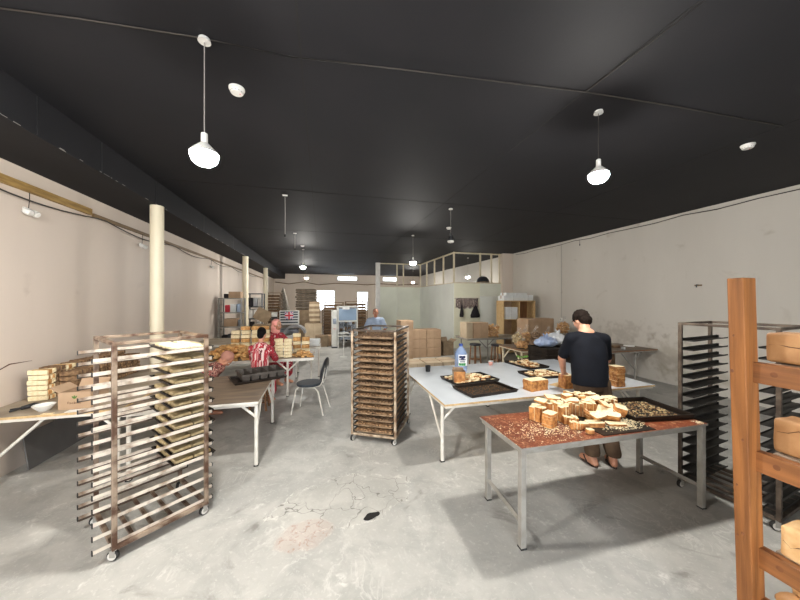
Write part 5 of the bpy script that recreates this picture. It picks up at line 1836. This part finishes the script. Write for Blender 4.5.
fl_ = MB(); fl_.box((0, -.10, 1.33), (.24, .014, .22)); fo = fl_.build('flag_panel', 'label_blue', t)
b = MB()
for ang in (.74, -.74):
    b.box((0, -.109, 1.33), (.31, .004, .035), (0, ang, 0))
b.build('white_saltire', 'white_print', fo)
b = MB()
for ang in (.74, -.74):
    b.box((0, -.112, 1.33), (.30, .003, .014), (0, ang, 0))
b.build('red_saltire', 'red_print', fo)
b = MB(); b.box((0, -.115, 1.33), (.24, .004, .085)); b.box((0, -.115, 1.33), (.085, .0045, .22)); b.build('white_cross', 'white_print', fo)
b = MB(); b.box((0, -.119, 1.33), (.24, .004, .052)); b.box((0, -.119, 1.33), (.052, .0045, .22)); b.build('red_cross', 'red_print', fo)
t = thing('small_printer', 'white box with black base on a thin post beside the flag machine', 'device', (-1.36, 9.55, 0))
b = MB(); b.box((0, 0, 1.37), (.15, .12, .13), bev=.01); b.build('white_box', 'mach_white', t)
b = MB(); b.box((0, 0, 1.25), (.16, .13, .11), bev=.01); b.build('black_base', 'black_plastic', t)
b = MB(); b.tube((0, 0, 0), (0, 0, 1.2), .02); b.box((0, 0, .01), (.3, .3, .02)); b.build('post', 'grey_metal', t)

# ------------------------------------------------------------------ white packing machine
t = thing('packing_machine', 'tall white packing machine with blue guard windows at the back', 'machine', (.86, 11.75, 0))
b = MB(); b.box((-.40, .1, .72), (.2, .7, 1.36), bev=.02); b.build('side_cabinet', 'mach_white', t)
b = MB(); b.box((-.40, .0, .02), (.22, .6, .04)); b.build('foot_plate', 'mach_dark', t)
b = MB()
for x in (-.27, .44):
    for y in (-.28, .36):
        b.box((x, y, .77), (.045, .045, 1.54))
for z in (.44, 1.0, 1.54):
    for y in (-.28, .36):
        b.box((.085, y, z), (.66, .04, .045))
    for x in (-.27, .44):
        b.box((x, .04, z), (.04, .6, .045))
b.build('frame', 'mach_white', t)
b = MB(); b.box((.085, .04, 1.555), (.72, .66, .03)); b.build('top_panel', 'mach_white', t)
b = MB(); b.box((.02, -.312, 1.49), (.26, .012, .09)); b.build('name_plate', 'white_print', t)
b = MB(); b.box((.085, -.285, 1.26), (.66, .008, .45)); b.build('guard_window', 'mach_glass', t)
b = MB()
for k in range(4):
    b.box((-.18 + k * .18, .1, 1.25), (.11, .3, .3), bev=.02)
b.build('hoppers', 'mach_dark', t)
b = MB()
r = random.Random(5)
for k in range(26):
    b.box((r.uniform(-.2, .38), r.uniform(-.24, .2), r.uniform(.52, .94)), (r.uniform(.04, .16), r.uniform(.04, .12), r.uniform(.03, .12)), (0, 0, r.uniform(-.3, .3)))
for k in range(5):
    b.tube((-.24 + k * .15, -.24, .55), (-.2 + k * .15, -.2, .95), .018)
b.build('mechanism', 'mach_steel', t)
b = MB(); b.box((.085, .05, .36), (.6, .55, .12)); b.tube((.2, -.33, .5), (-.1, -.33, .62), .05); b.build('outfeed', 'mach_steel', t)
b = MB(); b.box((-.40, -.256, 1.0), (.12, .012, .2)); b.build('control_panel', 'mach_steel', t)
b = MB()
for k in range(3):
    b.ball((-.43 + k * .03, -.265, .72), .012, 8)
b.build('buttons', 'red_print', t)
t = thing('machine_stand', 'thin white stand on one leg in front of the white packing machine', 'stand', (.67, 9.65, 0))
b = MB(); b.tube((0, 0, .02), (0, 0, .74), .016); b.build('pole', 'mach_white', t)
b = MB(); b.lathe([(.001, 0), (.12, 0), (.12, .012), (.02, .03), (.001, .03)], 20); b.build('base', 'mach_white', t)
b = MB(); b.box((0, 0, .755), (.3, .26, .03), bev=.006); b.build('top_plate', 'mach_white', t)

# ------------------------------------------------------------------ carton stacks at the back
for k in range(3):
    carton('carton', '%s pale carton under the stack of dark trays at the back' % ('lowest', 'middle', 'upper')[k], (-.66, 13.7, k * .46), (.72, .55, .458), .04 * k, 'card_dark', False, 'cartons at the back', False)
r = random.Random(9)
for k in range(9):
    b = MB(); b.box((0, 0, .045), (.80 + .04 * (k % 2), .56, .088), bev=.035); b.jitter(.012, 5, k)
    zz = min(v.co.z for v in b.bm.verts)
    for v in b.bm.verts:
        v.co.z -= zz
    tag(b.build('brown_sack', 'sack', None, False, (-.66 + r.uniform(-.02, .02), 13.7, 1.381 + k * .1), (0, 0, r.uniform(-.06, .06))), '%s dark brown flat sack of the high stack at the back' % ('topmost' if k == 8 else ORD[8 - k]), 'sack', 'dark flat sacks')
carton('carton', 'big pale carton standing left of the white packing machine', (-.33, 12.75, 0), (.66, .5, .85), 0, 'card_pale', False, 'cartons at the back')
for k in range(9):
    carton('flat_carton', '%s tan flat carton stacked on the big pale carton' % ('topmost' if k == 8 else ORD[8 - k]), (-.28 + r.uniform(-.015, .015), 12.8, .852 + k * .098), (.42, .4, .096), r.uniform(-.06, .06), 'card_pale' if k % 2 else 'card_dark', False, 'flat tan cartons', False)
carton('carton', 'brown carton on the floor in front of the big pale carton', (.0, 12.05, 0), (.48, .4, .43), .05, 'card_dark', False, 'cartons at the back')
carton('carton', 'small pinkish carton on the floor beside the white machine', (.30, 12.2, 0), (.2, .3, .42), 0, 'card', False, 'cartons at the back', False)
for i in range(2):
    for k in range(3):
        carton('carton', '%s carton in the %s column of the neat pile before the partition' % (('bottom', 'middle', 'top')[k], ('left', 'right')[i]), (2.95 + i * .485, 9.15, k * .29), (.468, .5, .284), 0, 'card', k == 2 and False, 'neat pile of cartons', True)
for k in range(4):
    carton('carton', '%s carton in the tall column behind the middle rack' % ('lowest', 'second lowest', 'third', 'topmost')[k], (2.40, 8.65, k * .30), (.40, .42, .298), .02 * k, 'card', False, 'tall column of cartons', True)
for k in range(3):
    carton('carton', '%s of three low cartons on the floor behind the white table' % ('leftmost', 'middle', 'rightmost')[k], (2.12 + k * .42, 6.85, 0), (.395, .6, .34), 0, 'card_pale', False, 'low cartons behind the white table')
carton('carton', 'open carton with raised flap beside the neat pile of cartons', (3.97, 9.25, 0), (.38, .4, .42), .1, 'card_dark', True, None, False)

# ------------------------------------------------------------------ back right: cartons, rusk bags, cabinet
carton('carton', 'narrow carton at the left end of the grey trestle table', (4.06, 7.95, .71), (.2, .42, .45), 0, 'card_pale', False, None, False)
carton('carton', 'wide carton on the grey trestle table beside the golden bag', (4.42, 7.95, .71), (.48, .42, .44), 0, 'card', False, None, True)
def rusk_bag(label, loc, sz, seed, m='gold', n=60, group='clear bags of rusks', flat=.3):
    r = random.Random(seed)
    t = thing('rusk_bag', label, 'bag of rusks', loc, r.uniform(-.3, .3), group)
    b = MB()
    for k in range(n):
        while True:
            x, y, z = r.uniform(-1, 1), r.uniform(-1, 1), r.uniform(-1, 1)
            if x * x + y * y + z * z < 1:
                break
        b.box((x * sz[0] / 2 * .82, y * sz[1] / 2 * .82, sz[2] / 2 + z * sz[2] / 2 * .78), (.085, .05, .03), (r.uniform(-1, 1), r.uniform(-1, 1), r.uniform(0, 3)), bev=.008)
    for v in b.bm.verts:
        v.co.z = max(.006, v.co.z)
    b.build('rusks', m, t)['kind'] = 'stuff'
    b = MB(); b.ball((0, 0, sz[2] / 2), (sz[0] / 2 * 1.06, sz[1] / 2 * 1.06, sz[2] / 2 * 1.02), 20)
    b.limb([V((0, 0, sz[2] * .92)), V((.02, 0, sz[2] * 1.1)), V((.05, 0, sz[2] * 1.22))], [.05, .022, .045], 10)
    b.jitter(.012, 9, seed)
    for v in b.bm.verts:
        v.co.z = max(.0, v.co.z)
    b.build('film', 'clear_bag', t, True)
    return t
def bag_box(label, loc, sz, seed, m='gold', rz=0):
    r = random.Random(seed)
    t = thing('rusk_bag', label, 'bag of rusks', loc, rz, 'clear bags of rusks')
    b = MB()
    for k in range(110):
        b.box((r.uniform(-.46, .46) * sz[0], r.uniform(-.46, .46) * sz[1], .02 + r.uniform(0, .93) * sz[2]), (.08, .05, .03), (r.uniform(-1, 1), r.uniform(-1, 1), r.uniform(0, 3)), bev=.008)
    for v in b.bm.verts:
        v.co.z = max(.004, v.co.z)
    b.build('rusks', m, t)['kind'] = 'stuff'
    b = MB(); b.box((0, 0, sz[2] / 2 + .01), (sz[0] * 1.08, sz[1] * 1.08, sz[2] * 1.04), bev=.03); b.jitter(.012, 9, seed)
    for v in b.bm.verts:
        v.co.z = max(.0, v.co.z)
    b.build('film', 'clear_bag', t)
    return t
bag_box('square bag of golden rusks beside the cartons on the grey trestle table', (4.86, 7.92, .71), (.34, .3, .36), 1)
rusk_bag('round silvery bag of pale rusks at the left of the rusk bags', (4.45, 6.12, .71), (.28, .28, .34), 2, 'dough', 60)
rusk_bag('bag of pale rusks second from the left on the wooden bag table', (4.72, 6.22, .71), (.27, .28, .38), 3, 'gold', 90)
rusk_bag('bag of brown rusks third from the left on the wooden bag table', (5.02, 6.24, .71), (.27, .28, .36), 4, 'rusk', 90)
rusk_bag('bag of brown rusks fourth from the left on the wooden bag table', (5.34, 6.2, .71), (.26, .28, .33), 5, 'gold', 90)
for k in range(4):
    rusk_bag('%s flat bag of brown rusks lying along the front of the wooden bag table' % ('leftmost', 'second', 'third', 'rightmost')[k], (4.36 + k * .34, 5.84 - .01 * k, .71), (.31, .30, .17), 20 + k, 'rusk' if k % 2 else 'gold', 90)
carton('carton', 'lower carton standing behind the rusk bags', (6.0, 7.45, 0), (.86, .5, .72), 0, 'card_dark', False, None, False)
carton('carton', 'upper wide carton standing behind the rusk bags', (6.0, 7.45, .721), (.86, .5, .55), 0, 'card', False, None, True)
carton('carton', 'carton standing upright by the right wall under a rusk bag', (6.55, 7.0, 0), (.45, .45, .82), .1, 'card_dark', False, None, False)
rusk_bag('tall bag of golden rusks by the right wall', (6.55, 7.0, .821), (.42, .38, .40), 31, 'gold', 90)
t = thing('open_cabinet', 'wooden open cabinet by the right wall holding white boxes', 'cabinet', (6.36, 8.85, 0))
W_, D_, H_ = 1.22, .42, 1.78
for x in (-W_ / 2 + .015, 0, W_ / 2 - .015):
    b = MB(); b.box((x, 0, H_ / 2), (.03, D_, H_)); b.build('side_panel' if x else 'divider', 'edge_wood', t)
for z in (.08, .62, 1.15, H_ - .015):
    for s in (-1, 1):
        b = MB(); b.box((s * (W_ / 4 - .007), 0, z), (W_ / 2 - .048, D_ - .01, .03)); b.build('shelf', 'edge_wood', t)
b = MB(); b.box((W_ / 4, D_ / 2 - .01, H_ / 2), (W_ / 2 - .05, .012, H_ - .04)); b.build('back_panel', 'brown_wood', t)
b = MB(); b.box((-W_ / 4, D_ / 2 - .01, H_ / 2), (W_ / 2 - .05, .012, H_ - .04)); b.build('back_panel', 'card', t)
carton('white_box', 'long white box lying on top of the wooden cabinet', (6.15, 8.85, H_ + .0), (.72, .36, .17), 0, 'white_card', False, None, True, None, 'box')
carton('white_box', 'white box on the top right of the wooden cabinet', (6.74, 8.87, H_ + .0), (.40, .34, .19), -.04, 'white_card', False, None, True, None, 'box')
carton('white_box', 'flat white box lying on the long white box over the cabinet', (6.28, 8.86, H_ + .172), (.84, .34, .09), .03, 'white_card', False, None, True, None, 'box')
carton('white_box', 'white box inside the left cell of the wooden cabinet', (6.06, 8.82, 1.166), (.46, .34, .40), 0, 'white_card', False, None, True, None, 'box')
stool('tall stool with black seat standing left under the grey trestle table', (4.02, 7.35, 0), .62, .2, .15)
stool('tall stool with black seat standing beside the bag table legs', (4.52, 7.12, 0), .62, .5, .15)

# hanging cloth on the partition
t = thing('hanging_apron', 'dark floral cloth hanging on a rail on the yellow-green partition', 'cloth', (5.28, 10.32, 0))
b = MB(); b.tube((-.5, -.03, 1.86), (.5, -.03, 1.86), .012); b.build('rail', 'steel_cap', t)
b = MB()
N = 40
top = [(-.46 + .92 * k / N, -.055 + .012 * math.sin(k * 1.3), 1.87) for k in range(N + 1)]
bot = [(-.47 + .94 * k / N, -.06 + .03 * math.sin(k * 1.3), 1.50 + .03 * math.sin(k * .7)) for k in range(N + 1)]
b.verts(top + bot + [(x, y + .008, z) for x, y, z in top] + [(x, y + .008, z) for x, y, z in bot],
        [f for k in range(N) for f in ((k, k + 1, N + 2 + k, N + 1 + k), (2 * N + 2 + k, 3 * N + 3 + k, 3 * N + 4 + k, 2 * N + 3 + k))])
b.build('cloth', 'floral', t, True)
for x, w_, z0, lb in ((5.02, .08, 1.17, 'narrow black bag hanging left below the floral cloth'), (5.58, .19, 1.14, 'wide black bag hanging right below the floral cloth')):
    t = thing('hanging_bag', lb, 'bag', (x, 10.2, 0), 0, 'black bags on the partition')
    b = MB(); b.loft([(V((0, 0, z0)), w_, .04), (V((0, 0, z0 + .08)), w_ * 1.08, .055), (V((0, 0, z0 + .25)), w_ * .7, .04), (V((0, 0, z0 + .42)), w_ * .25, .02), (V((0, 0, z0 + .45)), .015, .015)], 18); b.jitter(.015, 9); b.build('bag_body', 'black_cloth', t, True)
    b = MB(); b.path([(0, 0, z0 + .43), (0, .02, z0 + .6), (0, .085, z0 + .72)], .008, 6); b.build('strap', 'black_cloth', t)
t = thing('basket', 'dark round basket upside down on top of the partition', 'basket', (5.98, 10.35, 2.471))
b = MB(); b.lathe([(.25, 0), (.245, .03), (.22, .12), (.15, .2), (.06, .235), (.001, .24)], 26); b.build('basket_body', 'mach_dark', t, 'auto')
b = MB(); b.lathe([(.25, 0), (.268, .004), (.268, .02), (.248, .024)], 26); b.build('rim', 'tray_brown', t, 'auto')

# ------------------------------------------------------------------ dark tray stacks behind the white table
for c_, x in enumerate((4.47, 5.21)):
    for k in range(14):
        me = tray_mesh(.72, .56, .062, .012, 'tray_brown' if False else 'tray') if k == 0 else me
        tag(put('baking_tray', me, None, False, (x + .008 * math.sin(k * 2.3), 5.05 + .006 * math.cos(k * 1.7), .0625 * k), (0, 0, .012 * math.sin(k * 3.1))),
            '%s dark tray of the %s stack behind the white table' % ('topmost' if k == 13 else ORD[13 - k], ('left', 'right')[c_]), 'baking tray', 'stacked dark trays')
ZT = .0625 * 14 + .002
def soft_bag(label, loc, parts, m, name='plastic_bag', knot=None):
    b = MB()
    for o, r_ in parts:
        b.ball(o, r_, 16)
    b = fuse(b, .014, 3)
    b.jitter(.022, 11, len(parts)); b.jitter(.01, 25, 3)
    zz = min(v.co.z for v in b.bm.verts)
    for v in b.bm.verts:
        v.co.z = max(0, v.co.z - zz - .012)
    t = thing(name, label, 'bag', loc)
    b.build('bag_body', m, t, True)
    b = MB()
    for a_ in (-.5, .4):
        b.limb([V((.0, 0, knot)), V((math.sin(a_) * .06, .01, knot + .05)), V((math.sin(a_) * .1, .03, knot + .08))], [.018, .026, .012], 8)
    b.jitter(.01, 20); b.build('knot', m, t, True)
soft_bag('pale blue plastic bag lying on the left dark tray stack', (4.30, 5.02, ZT), [((0, 0, .1), (.2, .17, .1)), ((-.13, .02, .08), (.1, .12, .08)), ((.13, 0, .08), (.1, .13, .075))], 'blue_bag', knot=.17)
soft_bag('white plastic bag lying between the two dark tray stacks', (4.68, 5.12, ZT), [((0, 0, .11), (.16, .15, .12)), ((-.09, .05, .17), (.11, .10, .08)), ((.13, -.04, .09), (.10, .1, .09))], 'white_bag', knot=.23)
soft_bag('grey-white plastic bag heaped on the corner table by the right wall', (5.98, 5.5, .72), [((0, 0, .12), (.26, .22, .13)), ((.25, .05, .08), (.2, .18, .09)), ((-.2, .02, .1), (.16, .18, .1))], 'white_bag', knot=.22)
for k, (x, y, w_, h, m, lb) in enumerate(((6.45, 5.35, .16, .05, 'tray_brown', 'dark scrap on the corner table by the right wall'), (6.62, 5.5, .22, .035, 'shelf_board', 'flat wooden scrap on the corner table by the right wall'),
                                          (6.38, 5.12, .08, .05, 'white_card', 'small white box near the front of the corner table'), (6.9, 5.4, .2, .03, 'paper', 'crumpled paper at the wall end of the corner table'))):
    b = MB(); b.box((0, 0, h / 2), (w_, w_ * .6, h), bev=.008); b.jitter(.006, 14, k)
    zz = min(v.co.z for v in b.bm.verts)
    for v in b.bm.verts:
        v.co.z -= zz
    tag(b.build('scrap', m, None, False, (x, y, .7205), (0, 0, k * .7)), lb, 'scrap')
b = MB(); b.box((0, 0, .26), (1.2, .02, .5)); tag(b.build('leaning_board', 'tray_brown', None, False, (6.3, 5.72, .001), (-.1, 0, 0)), 'dark board leaning under the corner table', 'board')

# ------------------------------------------------------------------ wooden shelf in the right foreground
t = thing('wooden_shelf', 'honey-coloured wooden shelf with a thick post in the right foreground', 'shelf', (0, 0, 0))
def beam(name, c, d, m, parent, shear=0.0):
    b = MB(); b.box(c, d, bev=.004)
    for v in b.bm.verts:
        v.co.x += shear * (1.0 - v.co.z)
    return b.build(name, m, parent)
x0, x1, y0, y1 = 2.04, 2.66, -.45, 1.0
PH = 1.91
po = None
for i, (x, y) in enumerate(((x0, y1), (x1, y1), (x0, y0), (x1, y0))):
    q = beam('post', (x + .0475, y + .031, PH / 2), (.095, .062, PH), 'wood', t, .045)
    po = po or q
b = MB()
for z, dy, rr_ in ((1.44, .02, .006), (1.10, -.012, .005), (.86, .015, .004), (.62, .0, .006), (.60, .018, .004), (1.62, .01, .004)):
    for kx in (0,):
        xx = 2.04 + .045 * (1 - z)
        b.ball((xx - .0005, y1 + .031 + dy, z), (.0025, rr_, rr_ * 1.5), 10)
b.build('knots', 'knot', po)
for z in (1.49, 1.046, .56, .30):
    for x in (x0 + .045, x1 + .03):
        b = MB(); b.box((x + .034 + .045 * (1 - z), (y0 + y1) / 2 + .02, z - .05), (.045, y1 - y0 - .034, .10), bev=.003); rl = b.build('rail', 'wood_h', t)
        if x < 2.2:
            b = MB(); b.lathe([(.001, 0), (.011, .0006), (.013, 0)], 16, (x + .034 - .0225 + .045 * (1 - z), .93, z - .045), Euler((0, -PI / 2, 0)).to_matrix())
            b.build('knot', 'knot', rl)
    b = MB(); b.box(((x0 + x1) / 2 + .085 + .045 * (1 - z), (y0 + y1) / 2, z - .012), (x1 - x0 - .07, y1 - y0 - .06, .018)); b.build('shelf_board', 'shelf_board', t)
def loaf(label, c, d, seed, m='crust', crackz=.6):
    """big loaf with a split crust along its side; c = base centre"""
    b = MB()
    w_, l_, h = d
    for k in range(9):
        y = -l_ / 2 + l_ * k / 8
        f = 1 - .10 * (abs(k - 4) / 4) ** 4
        b.ball((0, y * .9, h * .52), (w_ * .5 * f, l_ * .09, h * .5 * f), 14)
    b.box((0, 0, h * .5), (w_, l_, h), bev=.012)
    b = fuse(b, .007, 2)
    b.jitter(.004, 12, seed)
    zz = min(v.co.z for v in b.bm.verts)
    for v in b.bm.verts:
        v.co.z = max(0, v.co.z - zz)
    t = thing('bread_loaf', label, 'bread', c, 0, 'big loaves on the wooden shelf')
    b.build('loaf_body', m, t, True)
    b = MB()
    pts = []
    for k in range(12):
        y = -l_ * .46 + l_ * .92 * k / 11
        pts.append((-w_ * .495 - .001, y, h * (crackz + .07 * math.sin(k * 1.9 + seed) + .04 * math.sin(k * 4.3))))
    b.path(pts, [.001 + .0022 * math.sin(PI * k / 11) for k in range(12)], 5); b.build('split', 'print_brown', t)
M['big_crust'] = mat('tan_loaf_crust', (182, 138, 92), (158, 112, 68), rough=0.6, scale=9, detail=5, bump=0.12, bscale=40)
M['pale_crust'] = mat('pale_loaf_crust', (228, 190, 138), (204, 158, 104), rough=0.7, scale=14, detail=5, bump=0.25, bscale=40)
loaf('big tan loaf with a split side on the top board of the wooden shelf', (2.235, .80, 1.488), (.15, .40, .148), 1, 'big_crust')
loaf('big tan loaf behind the split one on the top board of the wooden shelf', (2.46, .70, 1.488), (.15, .40, .15), 2, 'big_crust')
loaf('big tan loaf with a split side on the second board of the wooden shelf', (2.262, .775, 1.044), (.15, .42, .165), 3, 'big_crust', .7)
loaf('big tan loaf at the back of the second board of the wooden shelf', (2.48, .66, 1.044), (.15, .40, .15), 4, 'big_crust')
loaf('pale rounded loaf on the third board of the wooden shelf', (2.235, .80, .558), (.15, .30, .15), 5, 'pale_crust', .5)
r = random.Random(4)
for k in range(10):
    b = MB(); b.ball((0, 0, .045), (.062, .055, .046), 14); b.jitter(.008, 14, k)
    zz = min(v.co.z for v in b.bm.verts)
    for v in b.bm.verts:
        v.co.z = max(0, v.co.z - zz - .006)
    lv = k // 8
    tag(b.build('bread_roll', 'pale_crust' if k % 3 else 'big_crust', None, True, (2.19 + (k % 2) * .13 + lv * .05, .915 - (k // 2 % 4) * .125 + lv * -.03, .298 + lv * .075), (0, 0, k)), 'round bread roll on the lowest board of the wooden shelf', 'bread', 'rolls on the lowest board')
